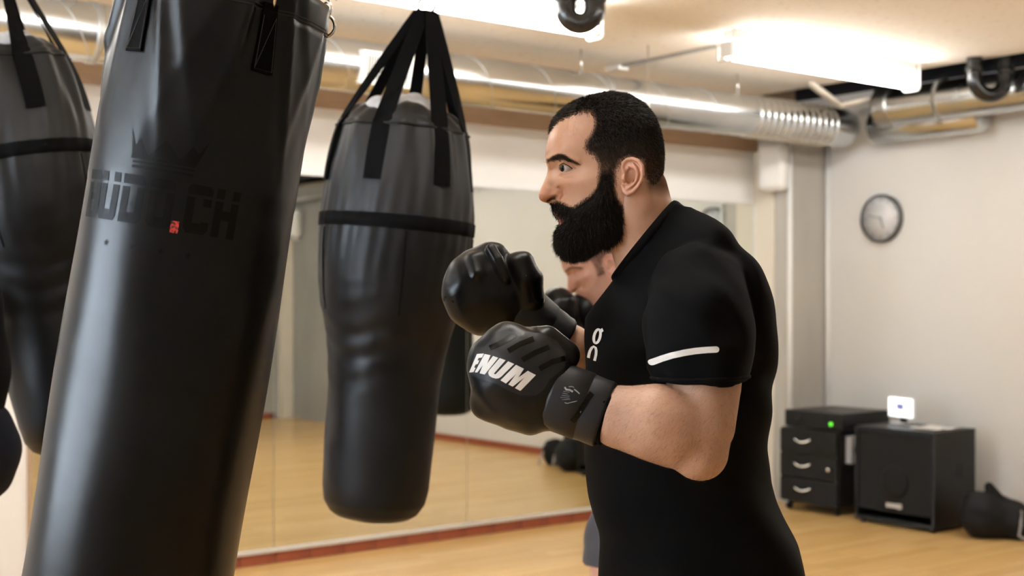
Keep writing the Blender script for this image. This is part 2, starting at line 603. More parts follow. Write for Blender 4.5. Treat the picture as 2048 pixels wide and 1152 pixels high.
for i, (p, q, z0, z1) in enumerate(wins_l): window(i + 1, 'y', p, q, z0, z1, UL - .1)
for i, (p, q, z0, z1) in enumerate(wins_b): window(i + 3, 'x', p, q, z0, z1, YB - .1)


def skirting(name, axis, a0, a1, c, sgn, label):
    """row of red clay tiles along a wall; every tile its own part"""
    L, H, T, G = .2, .058, .011, .006
    if axis == 'x': lo, hi = (a0, min(c, c + sgn * T * .6), 0), (a1, max(c, c + sgn * T * .6), H)
    else: lo, hi = (min(c, c + sgn * T * .6), a0, 0), (max(c, c + sgn * T * .6), a1, H)
    base = boxo(name, lo, hi, M['grout'])
    base['kind'] = 'structure'
    base['label'] = label
    bm = bmesh.new()
    if axis == 'x': box(bm, (G / 2, min(0, sgn * T), 0.002), (L - G / 2, max(0, sgn * T), H + .001), .002)
    else: box(bm, (min(0, sgn * T), G / 2, 0.002), (max(0, sgn * T), L - G / 2, H + .001), .002)
    t0 = put_bm('tile', bm, M['tile'], base)
    n = int((a1 - a0) / L)
    for k in range(n):
        t = t0 if k == 0 else t0.copy()
        if k:
            COL.objects.link(t)
        t.parent = base
        a = a0 + k * L
        t.location = (a, c, 0) if axis == 'x' else (c, a, 0)


skirting('baseboard_front', 'x', UL + .02, 3.84, YF, -1, 'row of red clay tiles under the mirror')
skirting('baseboard_right', 'y', YB + .02, -.30, UR, -1, 'row of red clay tiles along the right wall')
skirting('baseboard_back', 'x', UL + .02, UR - .2, YB, 1, 'row of red clay tiles along the concrete wall')

# corner pillar, conduits, cream board
P_L, P_D = 3.863, .29
pil = struct('trim_3', (P_L, -P_D, 0), (UR, 0, 2.62), M['pillar'], 'rough grey concrete pillar in the far corner')
for (x0, y0) in ((P_L - .004, -P_D - .022), (UR - .012, -P_D - .024)):
    V, Fc = tube_mesh([(x0, y0, .0), (x0, y0, 2.45)], .0175, 10)
    put('conduit', V, Fc, M['white'], pil)
struct('trim_4', (P_L - .012, -.175, 0), (P_L, -.001, 2.36), M['cream'], 'cream board on the side of the concrete pillar')
struct('trim_6', (UR - .012, YB, 0), (UR + .1, YB + .95, 2.6), M['concrete'], 'grey concrete strip at the far end of the beige wall')
struct('trim_5', (UR - .16, YB, 0), (UR - .02, YB + .10, TOP), M['cream'], 'cream pilaster in the corner behind the camera')

# mirror: panes on a ledge
mir = empty('wall_mirror', (0, 0, 0), 'floor length wall mirror of wide panes above red tiles', 'mirror')
MT = 2.0
for k, a in enumerate((-1.01, .21, 1.43, 2.65)):
    boxo('pane', (a + .0015, -.008, .075), (a + 1.2185, -.001, MT), M['mirror'], mir)
boxo('ledge', (-1.02, -.026, .059), (3.858, -.0005, .077), M['alu'], mir, .003)
boxo('top_rail', (-1.02, -.012, MT), (3.858, -.0005, MT + .012), M['alu'], mir)
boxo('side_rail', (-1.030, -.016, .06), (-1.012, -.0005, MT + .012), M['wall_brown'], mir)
boxo('side_rail', (3.846, -.016, .077), (3.862, -.0005, MT), M['alu'], mir)

# ------------------------------------------------------------------ ceiling lamps
tube_proto = None


def lamp(u0, y, label, L=1.55):
    global tube_proto
    e = empty('ceiling_light', (u0 + L / 2, y, SLAB), label, 'lamp', 'fluorescent lamps under the ceiling')
    h = L / 2
    boxo('housing', (-h + .02, -.05, -.048), (h - .02, .05, 0), M['white'], e, .004)
    prof = []
    n = 20
    pts = [(-h + .01, 0, -.098), (-h + .03, 0, -.098), (h - .03, 0, -.098), (h - .01, 0, -.098)]
    V, Fc = tube_mesh(pts, [.042, .052, .052, .042], 20)
    put('diffuser', V, Fc, M['tube'], e)
    for s in (-1, 1):
        x = s * (h + .004)
        V, Fc = tube_mesh([(x, .055, -.0), (x, .055, -.15), (x, .04, -.158), (x, -.04, -.158), (x, -.055, -.15), (x, -.055, -.0)], .006, 8)
        put('bracket', V, Fc, M['white'], e)
        boxo('end_cap', (min(x, x - s * .02), -.04, -.14), (max(x, x - s * .02), .04, -.055), M['white'], e, .006)
    return e


lamp(-.45, -1.48, 'long white lamp at the top behind the black pipe bend')
lamp(1.99, -1.48, 'long white lamp nearest the right end of the ceiling')
lamp(-2.9, -1.48, 'lamp above the left bags, over the top of the frame')
lamp(-4.6, -4.15, 'lamp over the left part of the room, outside the frame')
lamp(-2.35, -4.15, 'lamp over the boxer and the near bag, outside the frame')
lamp(.2, -4.15, 'lamp over the right middle of the room, outside the frame')
lamp(2.1, -4.15, 'lamp near the right wall, outside the frame')

# cable rail across the ceiling with a small white box
rail = empty('cable_rail', (2.24, -.8, SLAB), 'thin grey cable rail with a white box on the ceiling', 'rail')
a0 = np.array([1.60, -1.10]); a1 = np.array([1.60, -2.06])
boxo('rail', (-.015, -.44, -.014), (.015, .36, 0), M['seam'], rail)
boxo('junction_box', (-.04, .36, -.03), (.04, .48, 0), M['whitep'], rail, .006)

# ------------------------------------------------------------------ ducts
DY, DZ, DR = -.60, 2.478, .126
d1 = empty('ventilation_duct', (0, DY, DZ - DR), 'round galvanised duct running above the mirror', 'duct', 'galvanised ducts under the ceiling')


def ring_x(x, r, w, y=0, z=DR, n=40):
    V, Fc = tube_mesh([(x - w / 2, y, z), (x - w / 2 + .001, y, z), (x + w / 2 - .001, y, z), (x + w / 2, y, z)], [r - .003, r, r, r - .003], n)
    return V, Fc


V, Fc = tube_mesh([(UL + .02, 0, DR), (3.15, 0, DR), (3.85, 0, DR), (4.02, 0, DR), (4.07, 0, DR), (4.085, 0, DR)], [DR, DR, DR, DR, DR * .93, DR * .7], 48)
put('pipe_run', V, Fc, M['duct'], d1)
for x in (-1.99, -2.35, -.95, .55, 1.9):
    put('joint_ring', *ring_x(x, DR + .005, .03), M['seam'], d1)
for k in range(13):
    put('rib', *ring_x(3.12 + k * .06, DR + .006, .010), M['steel'], d1)
# spiral seam
pts = []
for i in range(1400):
    t = i / 1400
    x = UL + .05 + t * 8.6
    a = x / .42 * 2 * math.pi
    pts.append((x, (DR + .0005) * math.cos(a), DR + (DR + .0005) * math.sin(a)))
put('spiral_seam', *tube_mesh(pts, .0022, 4), M['seam'], d1)
for x in (-.3, 1.75, 3.0):
    V, Fc = tube_mesh([(x, -.035, DR * 2 - .012), (x, -.03, SLAB - DZ + DR)], .006, 6)
    put('hanger', V, Fc, M['steel'], d1)

# vent grille on the duct
gx = .44
ga = Matrix.Translation((gx, 0, DR)) @ Matrix.Rotation(math.radians(10), 4, 'X') @ Matrix.Translation((0, -DR + .012, 0))
bm = bmesh.new()
box(bm, (-.145, -.026, -.078), (-.122, .06, .078)); box(bm, (.122, -.026, -.078), (.145, .06, .078))
box(bm, (-.122, -.026, .058), (.122, .06, .078)); box(bm, (-.122, -.026, -.078), (.122, .06, -.058))
g = put_bm('vent_grille', bm, M['white'], d1)
g.matrix_local = ga
boxo('backing', (-.122, -.0145, -.058), (.122, -.012, .058), M['vent_dark'], g)
s0 = None
for k in range(17):
    x = -.112 + k * .014
    if s0 is None:
        s0 = boxo('slat', (-.0024, -.018, -.058), (.0024, -.0144, .058), M['whitep'], g)
        sl_ = s0
    else:
        sl_ = s0.copy(); COL.objects.link(sl_); sl_.parent = g
    sl_.location = (x, 0, 0)

# duct along the right wall
d2 = empty('ventilation_duct', (4.02, -4, 2.442), 'round galvanised duct hung along the right wall beyond the ceiling gap', 'duct', 'galvanised ducts under the ceiling')


def ycyl(y0, y1, r, n=44, x=0, z=None, taper=0):
    z = r if z is None else z
    e = .015
    return tube_mesh([(x, y0, z), (x, y0 + e, z), (x, y1 - e, z), (x, y1, z)], [r * (1 - taper), r, r, r * (1 - taper)], n)


R2 = .122
put('pipe_run', *ycyl(-3.4, 3.06, R2), M['duct'], d2)
for y in (2.62, 1.9, 0.4):
    put('joint_ring', *ycyl(y - .015, y + .015, R2 + .005), M['seam'], d2)
put('stub_pipe', *ycyl(2.42, 3.22, .11, x=.12, z=.03, taper=.25), M['duct'], d2)
put('end_collar', *ycyl(2.96, 3.07, R2 + .010), M['flex'], d2)

# cream cable tray bracket beside duct end
tray = empty('cable_tray', (3.87, -.79, 2.63), 'cream perforated cable tray bracket between the two ducts', 'bracket')
for (p, q) in (((-.30, .10, .11), (-.06, .02, -.04)), ((-.24, .16, .11), (0, .08, -.04)), ((-.06, .02, -.04), (.08, -.13, .0)), ((0, .08, -.04), (.14, -.07, .0))):
    V, Fc = tube_mesh([p, q], .016, 4)
    put('rail', V, Fc, M['cream'], tray)
for k in range(7):
    t = k / 6
    if t < .55:
        s = t / .55
        a = np.array((-.30, .10, .11)) * (1 - s) + np.array((-.06, .02, -.04)) * s
    else:
        s = (t - .55) / .45
        a = np.array((-.06, .02, -.04)) * (1 - s) + np.array((.08, -.13, .0)) * s
    V, Fc = tube_mesh([a, a + np.array((.06, .06, 0))], .012, 4)
    put('rung', V, Fc, M['cream'], tray)


# black drain traps
def trap(name, c, label, w, r, ztop):
    e = empty(name, c, label, 'pipe', 'black drain pipe bends')
    pts = [(-w, 0, ztop)]
    pts += [(-w, 0, z) for z in np.linspace(ztop, w, 4)[1:]]
    for i in range(1, 15):
        a = math.pi + math.pi * i / 15
        pts.append((w * math.cos(a), 0, w + w * math.sin(a)))
    pts += [(w, 0, z) for z in np.linspace(w, ztop, 4)]
    put('bend', *tube_mesh(pts, r, 18), M['pipe'], e)
    for s in (-1, 1):
        put('collar', *tube_mesh([(s * w, 0, w + .03), (s * w, 0, w + .06)], r + .007, 18), M['pipe'], e)
    return e


p = cp(1160, 66, 5.55)
t1 = trap('drain_pipe', cw(p) + Vector((0, 0, .04)), 'black drain pipe bend hanging in front of the top lamp', .062, .046, SLAB - p[2] - .04)
t1.rotation_euler = (0, 0, TH)
p = cp(1980, 205, 7.36)
t2 = trap('drain_pipe', cw(p) + Vector((0, 0, .042)), 'black drain pipe bend in front of the duct at the right', .094, .043, TOP - p[2] - .045)
t2.rotation_euler = (0, 0, TH + .15)

# ------------------------------------------------------------------ wall things
spk = empty('wall_speaker', (P_L - .012, -.20, 1.98 + .115), 'small rounded white loudspeaker on the concrete pillar', 'speaker')
spk.rotation_euler = (0, 0, math.radians(16))
# body faces the room on the pillar's side
bm = bmesh.new()
box(bm, (-.13, -.115, -.02), (-.03, .085, .30), .042)
put_bm('body', bm, M['whitep'], spk, smooth=True)
bm = bmesh.new()
box(bm, (-.134, -.085, .01), (-.128, .055, .27), .003)
put_bm('grille', bm, M['white'], spk)
boxo('bracket', (-.035, -.03, .10), (.0, .0, .18), M['white'], spk)

spk2 = empty('wall_speaker', (UR - .06, YB + .24, 2.06), 'small white loudspeaker high in the back corner, seen in the mirror', 'speaker')
spk2.rotation_euler = (0, 0, math.radians(-30))
bm = bmesh.new()
box(bm, (-.15, -.10, 0), (-.01, .10, .30), .028)
put_bm('body', bm, M['whitep'], spk2, smooth=True)
boxo('grille', (-.157, -.08, .02), (-.149, .08, .28), M['white'], spk2)
boxo('bracket', (-.02, -.03, -.03), (.03, .03, 0), M['white'], spk2)

# clock on the right wall
cl_y = -.76
clk = empty('wall_clock', (UR, cl_y, 1.885), 'round wall clock with pale face and dark rim on the beige wall', 'clock')


def disc(c, r, x0, x1, n=48):
    V, Fc = tube_mesh([(x0, c[0], c[1]), (x1, c[0], c[1])], r, n)
    return V, Fc


CR = .158
prof = []
pts = [(-.002, 0, 0), (-.03, 0, 0), (-.045, 0, 0), (-.05, 0, 0), (-.045, 0, 0), (-.032, 0, 0)]
V, Fc = tube_mesh([(-.001, 0, 0), (-.038, 0, 0), (-.045, 0, 0), (-.047, 0, 0)], [CR, CR, CR - .006, CR - .012], 56, cap=False)
put('rim', V, Fc, M['clock_rim'], clk)
V, Fc = disc((0, 0), CR - .010, -.03, -.001, 56)
put('dial', V, Fc, M['clock_face'], clk)
bm = bmesh.new()
for k in range(12):
    a = 2 * math.pi * k / 12
    R_ = Matrix.Rotation(a, 4, 'X')
    box(bm, (-.0315, -.003, .113), (-.030, .003, .138), M=R_)
put_bm('hour_marks', bm, M['clock_mark'], clk)['kind'] = 'stuff'
for (an, L, wd) in ((-75, .10, .004), (160, .07, .006)):
    bm = bmesh.new()
    box(bm, (-.035, -wd, -.015), (-.033, wd, L), M=Matrix.Rotation(math.radians(an), 4, 'X'))
    put_bm('hand', bm, M['clock_mark'], clk)

# ------------------------------------------------------------------ hi-fi corner
cab = empty('drawer_cabinet', (3.87, -.65, 0), 'black three drawer cabinet on castors beside the big loudspeaker', 'cabinet')
CW, CDp, C0, C1 = .46, .48, .055, .53   # width along y, depth along x
boxo('carcass', (-.22, -.23, C0), (.25, .23, C1), M['black_lam'], cab, .003)
dz = (C1 - C0 - .012) / 3
for k in range(3):
    z0 = C0 + .006 + k * dz
    f = boxo('drawer', (-.24, -.226, z0 + .003), (-.221, .226, z0 + dz - .003), M['black_lam'], cab, .002)
    pts = []
    for i in range(9):
        t = -1 + 2 * i / 8
        pts.append((-.252 - .012 * (1 - t * t), .035 + t * .065, z0 + dz * .62 - .020 * (1 - t * t)))
    put('handle', *tube_mesh(pts, .007, 8), M['steel'], f)
put('lock', *tube_mesh([(-.243, -.165, C0 + dz * 1.5), (-.252, -.165, C0 + dz * 1.5)], .012, 14), M['steel'], cab)
for (x, y) in ((-.19, -.19), (-.19, .19), (.21, -.19), (.21, .19)):
    V, Fc = join([tube_mesh([(x, y - .012, .0225), (x, y + .012, .0225)], .0225, 14), tube_mesh([(x, y, .03), (x, y, C0 + .002)], .01, 8)])
    put('castor', V, Fc, M['black_plastic'], cab)
sb = boxo('side_box', (-.16, -.275, .33), (-.04, -.231, .50), M['greybox'], cab, .004)
put('dial_plate', *tube_mesh([(-.09, -.274, .415), (-.09, -.281, .415)], .047, 24), M['vent_dark'], sb)

amp = empty('amplifier', (3.87, -.70, C1), 'flat black amplifier with green light on the drawer cabinet', 'amplifier')
boxo('case', (-.225, -.22, .008), (.24, .24, .115), M['black_plastic'], amp, .004)
boxo('front_panel', (-.235, -.22, .012), (-.224, .24, .112), M['black_lam'], amp, .003)
for (x, y) in ((-.18, -.18), (-.18, .2), (.2, -.18), (.2, .2)):
    put('foot', *tube_mesh([(x, y, 0), (x, y, .009)], .014, 12), M['black_plastic'], amp)
put('power_light', *tube_mesh([(-.234, -.13, .045), (-.240, -.13, .045)], .011, 14), M['led'], amp)
put('knob', *tube_mesh([(-.234, .12, .06), (-.250, .12, .06)], .018, 18), M['black_plastic'], amp)

sub = empty('loudspeaker', (3.80, -1.31, 0), 'large black bass loudspeaker on the floor by the beige wall', 'speaker')
SX0, SX1, SY0, SY1, SH = -.19, .22, -.28, .28, .585
bm = bmesh.new()
t = .022
box(bm, (SX0, SY0, .02), (SX1, SY0 + t, SH)); box(bm, (SX0, SY1 - t, .02), (SX1, SY1, SH))
box(bm, (SX0, SY0 + t, SH - t), (SX1, SY1 - t, SH)); box(bm, (SX0, SY0 + t, .02), (SX1, SY1 - t, .045))
box(bm, (SX1 - t, SY0 + t, .045), (SX1, SY1 - t, SH - t)); box(bm, (SX0 + .03, SY0 + t, .085), (SX0 + .05, SY1 - t, SH - t))
put_bm('cabinet', bm, M['black_lam'], sub)
boxo('grille', (SX0 + .006, SY0 + .026, .088), (SX0 + .018, SY1 - .026, SH - .028), M['grille'], sub, .002)
V, Fc = tube_mesh([(SX0 + .0055, 0, .32), (SX0 + .003, 0, .32)], [.215, .205], 40)
put('dust_cap', *tube_mesh([(SX0 + .0056, 0, .27), (SX0 + .001, 0, .27), (SX0 - .004, 0, .27)], [.10, .085, .02], 36), M['grille'], sub)
bm = bmesh.new()
box(bm, (.02, SY0 - .001, .30), (.10, SY0 + .002, .385), .002)
put_bm('side_handle', bm, M['void'], sub)
bm = bmesh.new()
# worn three-letter badge, unreadable in the photograph
y = .055
for (w_, hh) in ((.022, .026), (.022, .026), (.022, .026)):
    box(bm, (SX0 + .002, y - w_, .115), (SX0 + .0055, y, .115 + hh), .002)
    y -= w_ + .004
box(bm, (SX0 + .002, y - .032, .112), (SX0 + .0055, y, .144), .008)
put_bm('badge', bm, M['lettering'], sub)
for (x, y) in ((-.15, -.24), (-.15, .24), (.18, -.24), (.18, .24)):
    put('foot', *tube_mesh([(x, y, 0), (x, y, .022)], .02, 12), M['black_plastic'], sub)

tab = empty('tablet', (3.88, -1.18, SH), 'small white lit display standing on the big loudspeaker', 'tablet')
tab.rotation_euler = (0, 0, math.radians(-14))
tab.scale = (1.25, 1.25, 1.15)
boxo('stand_base', (-.05, -.04, 0), (.05, .04, .012), M['greybox'], tab, .003)
boxo('stand_neck', (-.0, -.018, .01), (.015, .018, .05), M['black_plastic'], tab)
boxo('frame', (-.012, -.093, .036), (.0, .093, .148), M['whitep'], tab, .005)
boxo('screen', (-.0135, -.087, .042), (-.0119, .087, .142), M['screen'], tab)
boxo('icon', (-.0142, -.024, .080), (-.0134, .028, .112), M['screen_blue'], tab)
pap = empty('paper_sheet', (3.82, -1.45, SH + .003), 'pale paper sheet lying on top of the big loudspeaker', 'paper')
bm = bmesh.new()
n = 8
vs = [[bm.verts.new((-.11 + .22 * i / n, -.1 + .2 * j / n, .004 + .004 * math.sin(i * 1.1) * math.cos(j * .8))) for j in range(n + 1)] for i in range(n + 1)]
for i in range(n):
    for j in range(n):
        bm.faces.new((vs[i][j], vs[i + 1][j], vs[i + 1][j + 1], vs[i][j + 1]))
r = bmesh.ops.extrude_face_region(bm, geom=list(bm.faces))
for v in r['geom']:
    if isinstance(v, bmesh.types.BMVert): v.co.z -= .003
put_bm('sheet', bm, M['paper'], pap, smooth=False)


# gym bags on the floor at the right
def gym_bag(name, X, D, label, variant):
    o = cw((X, D, 0))
    e = empty(name, o, label, 'bag', 'black gym bags on the floor', (0, 0, TH))

    def f(P):
        d = s_ell(P, (.0, 0, .115), (.175, .15, .13))
        d = s_min(d, s_ell(P, (-.08, -.03, .13), (.11, .12, .125)), .05)
        d = s_min(d, s_ell(P, (.10, -.06, .10), (.10, .12, .11)), .03)
        if variant == 0:
            d = s_min(d, s_cap(P, (-.10, -.02, .20), (.03, -.01, .13), .055, .07), .04)
            d = s_min(d, s_cap(P, (-.02, -.06, .20), (-.05, -.06, .285), .030, .022), .03)
            d = s_min(d, s_cap(P, (-.045, -.06, .29), (.05, -.07, .20), .020, .022), .02)
        d = d + .006 * np.sin(P[:, 0] * 42 + P[:, 2] * 30) * np.sin(P[:, 1] * 35 + P[:, 2] * 22 + variant)
        d = np.maximum(d, .003 - P[:, 2])
        return d
    put('body', *surfnet(f, (-.3, -.28, -.02), (.32, .25, .36), .012), M['canvas'], e)
    if variant: e.scale = (.72, .72, .85)
    return e


gb = gym_bag('gym_bag', *(cp(1986, 1072, 7.42)[:2]), 'slouched black gym bag with raised handle beside the big loudspeaker', 0)
put('strap', *tube_mesh([(.10, -.15, .17), (.085, -.19, .10), (.07, -.20, .04), (.12, -.215, .012), (.18, -.22, .010)], .008, 8, flat=(.011, .004, (1, .3, 0))), M['greystrap'], gb)
gb2 = gym_bag('gym_bag', *(cp(2124, 1078, 7.2)[:2]), 'second black bag cut off by the right edge of the picture', 1)
put('strap', *tube_mesh([(-.12, -.06, .20), (-.13, -.12, .16), (-.15, -.155, .08), (-.17, -.17, .015)], .008, 8, flat=(.011, .004, (1, .3, 0))), M['greystrap'], gb2)


# ------------------------------------------------------------------ flat prints laid on curved surfaces
def stroke(pts, wd, round_=True):
    """quads (and round ends) of a stroke of width wd"""
    out = []
    pts = [np.array(p, float) for p in pts]
    N = len(pts)
    L, R_ = [], []
    for i, p in enumerate(pts):
        a = pts[max(i - 1, 0)]; b = pts[min(i + 1, N - 1)]
        t = (b - a) / (np.linalg.norm(b - a) + 1e-9)
        nn = np.array([-t[1], t[0]])
        L.append(p + nn * wd / 2); R_.append(p - nn * wd / 2)
    for i in range(N - 1):
        out.append([L[i], L[i + 1], R_[i + 1], R_[i]])
    if round_:
        ends = []
        for (p, q, r) in ((L[0], R_[0], pts[0] - pts[1]), (R_[-1], L[-1], pts[-1] - pts[-2])):
            c = (p + q) / 2
            a0 = math.atan2(*(p - c)[::-1])
            a1 = math.atan2(*(r)[::-1])
            sg = 1 if math.sin(a1 - a0) > 0 else -1
            ends.append([c + wd / 2 * np.array([math.cos(a0 + sg * math.pi * k / 8), math.sin(a0 + sg * math.pi * k / 8)]) for k in range(1, 8)])
        return [R_[::-1] + ends[0][::-1] + L + ends[1][::-1]]
    return out


def refine(polys, maxlen):
    bm = bmesh.new()
    for pl in polys:
        try:
            bm.faces.new([bm.verts.new((q[0], q[1], 0)) for q in pl])
        except ValueError:
            pass
    bmesh.ops.remove_doubles(bm, verts=bm.verts, dist=maxlen * .002)
    bm.normal_update()
    bmesh.ops.triangulate(bm, faces=bm.faces)
    for _ in range(7):
        es = [e for e in bm.edges if e.calc_length() > maxlen]
        if not es: break
        bmesh.ops.subdivide_edges(bm, edges=es, cuts=1)
        bmesh.ops.triangulate(bm, faces=[f for f in bm.faces if len(f.verts) > 3])
    V = np.array([v.co[:2] for v in bm.verts])
    bm.verts.index_update()
    T = [[v.index for v in f.verts] for f in bm.faces]
    bm.free()
    return V, T


def decal(name, polys, D, bvh, org, mat, parent, maxlen=6, off=.0008, near=None):
    """print of pixel-traced polygons projected straight back on to a surface (bvh in the thing's own space)"""
    V2, T = refine(polys, maxlen)
    out, ok = [], []
    for (x, y) in V2:
        p = Vector(cp(x, y, D) - org)
        h, nrm, _, _ = bvh.ray_cast(Vector((p.x, p.y - .5, p.z)), Vector((0, 1, 0)))
        if h is None:
            out.append(tuple(p)); ok.append(False)
        else:
            if nrm.y > 0: nrm = -nrm
            out.append(tuple(h + nrm * off)); ok.append(True)
    T = [t for t in T if all(ok[i] for i in t)]
    T = [t for t in T if max((Vector(out[t[i]]) - Vector(out[t[i - 1]])).length for i in range(3)) < .035]
    return put(name, out, T, mat, parent)


def bvh_of(V, Fc):
    return BVHTree.FromPolygons([tuple(v) for v in V], [tuple(q) for q in Fc])


# ------------------------------------------------------------------ bag in the foreground
D1 = 2.10
S1 = F / D1
T1 = math.radians(9.4)
b0 = cp(181, 1630, D1)
bag = empty('punching_bag', cw(b0), 'big matt black vinyl punching bag with crown print in the foreground', 'punching bag',
            rot=(0, T1, TH))
BR, BL = .1645, 1.352
VA = 13.8 - 90   # the bag line that faces the camera
tabs = [math.radians(a + VA) for a in (26, -47, -119, 98, 170)]   # azimuth about the bag; -90 faces the camera


def angd(a, b):
    return (a - b + math.pi) % (2 * math.pi) - math.pi


def bag_disp(r, z, a):
    up = max(0.0, (z - BL + .36) / .36)
    d = 0.0
    zz = 0.0
    for k, t in enumerate(tabs):
        x = angd(a, t)
        # dent under each tab, sharp ridges fanning out from it
        d -= .010 * up ** 1.5 * math.exp(-(x / .17) ** 2)
        for q, (sg, off, sl, am, wd) in enumerate(((1, .16, .50, .013, .06), (-1, .14, .55, .013, .06), (1, .34, .95, .010, .075), (-1, .36, 1.15, .012, .08), (-1, .22, .2, .007, .05))):
            c = sg * (off + sl * (1 - up) * (.75 + .15 * math.sin(3 * k + q)))
            x2 = (x - c) / wd
            am2 = .62 * am * min(1, max(0, up - .12) * 1.5) * (.55 + .45 * math.sin(k * 2.3 + q * 1.7 + .6))
            d += am2 * (math.exp(-abs(x2) ** 1.3) - .5 * math.exp(-((x2 + sg * 1.6) / 1.1) ** 2))
        if z > BL - .1: zz += .010 * math.exp(-(x / .25) ** 2) * (z - BL + .1) / .1
    d += .0025 * math.sin(3 * a + 5 * z) * math.sin(7 * z + a) + .0014 * math.sin(9 * z - 2 * a + 1.0)
    return r + d if r > .1 else r, z + zz


prof = [(.001, .0), (.08, .001), (.125, .006), (.150, .018), (.160, .035), (BR, .06)]
prof += [(BR, z) for z in np.linspace(.08, BL - .34, 44)]
prof += [(BR + .001, z) for z in np.linspace(BL - .33, BL - .052, 36)]
prof += [(BR - .0005, BL - .050), (BR + .0005, BL - .047), (BR + .001, BL - .03), (BR, BL - .012), (BR - .001, BL - .002), (BR - .004, BL), (BR - .008, BL - .004), (BR - .010, BL - .03), (.1, BL - .034), (.001, BL - .03)]
V, Fc = lathe(prof, 180, bag_disp)
Vb = V
put('cover', V, Fc, M['vinyl'], bag)
bag_bvh = bvh_of(V, Fc)


def on_bag(a, z, off):
    d = Vector((math.cos(a), math.sin(a), 0))
    h, nrm, _, _ = bag_bvh.ray_cast(d * .5 + Vector((0, 0, z)), -d)
    if h is None: h = d * BR + Vector((0, 0, z))
    return h + d * off


# hem stitching
for zz in (.046, .041):
    pts = [tuple(on_bag(2 * math.pi * k / 180, BL - zz, .0006)) for k in range(180)]
    put('hem_stitching', *tube_mesh(pts, .0008, 5, closed=True), M['void'], bag)
# webbing tabs, rings and chains
apex = Vector((0, 0, BL + .42))
for k, t in enumerate(tabs):
    n = 10
    w2 = .0175
    V, Fc = [], []
    z0, z1 = BL - .142, BL - .035
    for i in range(n + 1):
        z = z0 + (z1 - z0) * i / n
        wz = w2 * (1 - .30 * (i / n))
        for (s, off) in ((-1, .001), (-1, .0042), (1, .0042), (1, .001)):
            p = on_bag(t + s * wz / BR, z, off)
            V.append(tuple(p))
    for i in range(n):
        for j in range(4):
            j2 = (j + 1) % 4
            Fc.append((i * 4 + j, i * 4 + j2, i * 4 + 4 + j2, i * 4 + 4 + j))
    Fc += [(0, 1, 2, 3), (n * 4 + 3, n * 4 + 2, n * 4 + 1, n * 4)]
    tb = put('strap_tab', V, Fc, M['webbing'], bag, smooth=False)
    edge = [on_bag(t - .82 * w2 * .75 / BR, z1 - .02, .0048), on_bag(t - .85 * w2 / BR, z0 + .004, .0048), on_bag(t + .85 * w2 / BR, z0 + .004, .0048), on_bag(t + .82 * w2 * .75 / BR, z1 - .02, .0048),
            on_bag(t - .8 * w2 / BR, z0 + .008, .0048)]
    put('stitching', *tube_mesh([tuple(q) for q in edge], .0006, 4), M['thread'], tb)
    c = on_bag(t, BL - .022, .010)
    tang = Vector((-math.sin(t), math.cos(t), 0))
    rad = Vector((math.cos(t), math.sin(t), 0))
    put('ring', *torus(c, .0185, .0028, tang * .9 + rad * .45, 28, 10), M['steel'], bag)
    put('snap_hook', *torus(c + Vector((0, 0, .026)) + tang * .004, .0155, .003, rad + tang * .3, 24, 10, 1.0), M['steel'], bag)
    parts = []
    p0 = c + Vector((0, 0, .045))
    nl = 16
    for i in range(nl):
        q = p0.lerp(apex, (i + .5) / nl)
        dr = (apex - p0).normalized()
        side = dr.cross(tang).normalized() if i % 2 else tang
        L = (apex - p0).length / nl
        a_ = []
        for m_ in range(14):
            an = 2 * math.pi * m_ / 14
            a_.append(tuple(q + dr * (math.sin(an) * L * .62) + side * (math.cos(an) * .0085)))
        parts.append(tube_mesh(a_, .0021, 6, closed=True))
    put('chain', *join(parts), M['steel'], bag)
put('swivel', *join([tube_mesh([tuple(apex - Vector((0, 0, .03))), tuple(apex + Vector((0, 0, .04)))], .016, 14), torus(apex + Vector((0, 0, .06)), .025, .006, (0, 1, 0))]), M['steel'], bag)
# chain to the ceiling along the bag's lean
top_len = (SLAB - b0[2]) / math.cos(T1)
parts = []
z = BL + .49
k = 0
while z < top_len - .05:
    parts.append(torus((0, 0, z + .014), .012, .003, (1, 0, 0) if k % 2 else (0, 1, 0), 14, 6))
    z += .021; k += 1
put('hanging_chain', *join(parts), M['steel'], bag)
put('ceiling_hook', *join([tube_mesh([(0, 0, top_len - .06), (0, 0, top_len - .002)], .008, 10), torus((0, 0, top_len - .07), .018, .005, (0, 1, 0))]), M['steel'], bag)


def bag_decal(name, polys, mat, off=.0007, maxlen=.012):
    """polygons given as (arc length from camera-facing line, height along bag)"""
    V2, T = refine(polys, maxlen)
    out = [tuple(on_bag(math.radians(VA) + s / BR, z, off)) for (s, z) in V2]
    return put(name, out, T, mat, bag)


def Rq(x0, y0, x1, y1):
    return [(x0, y0), (x1, y0), (x1, y1), (x0, y1)]


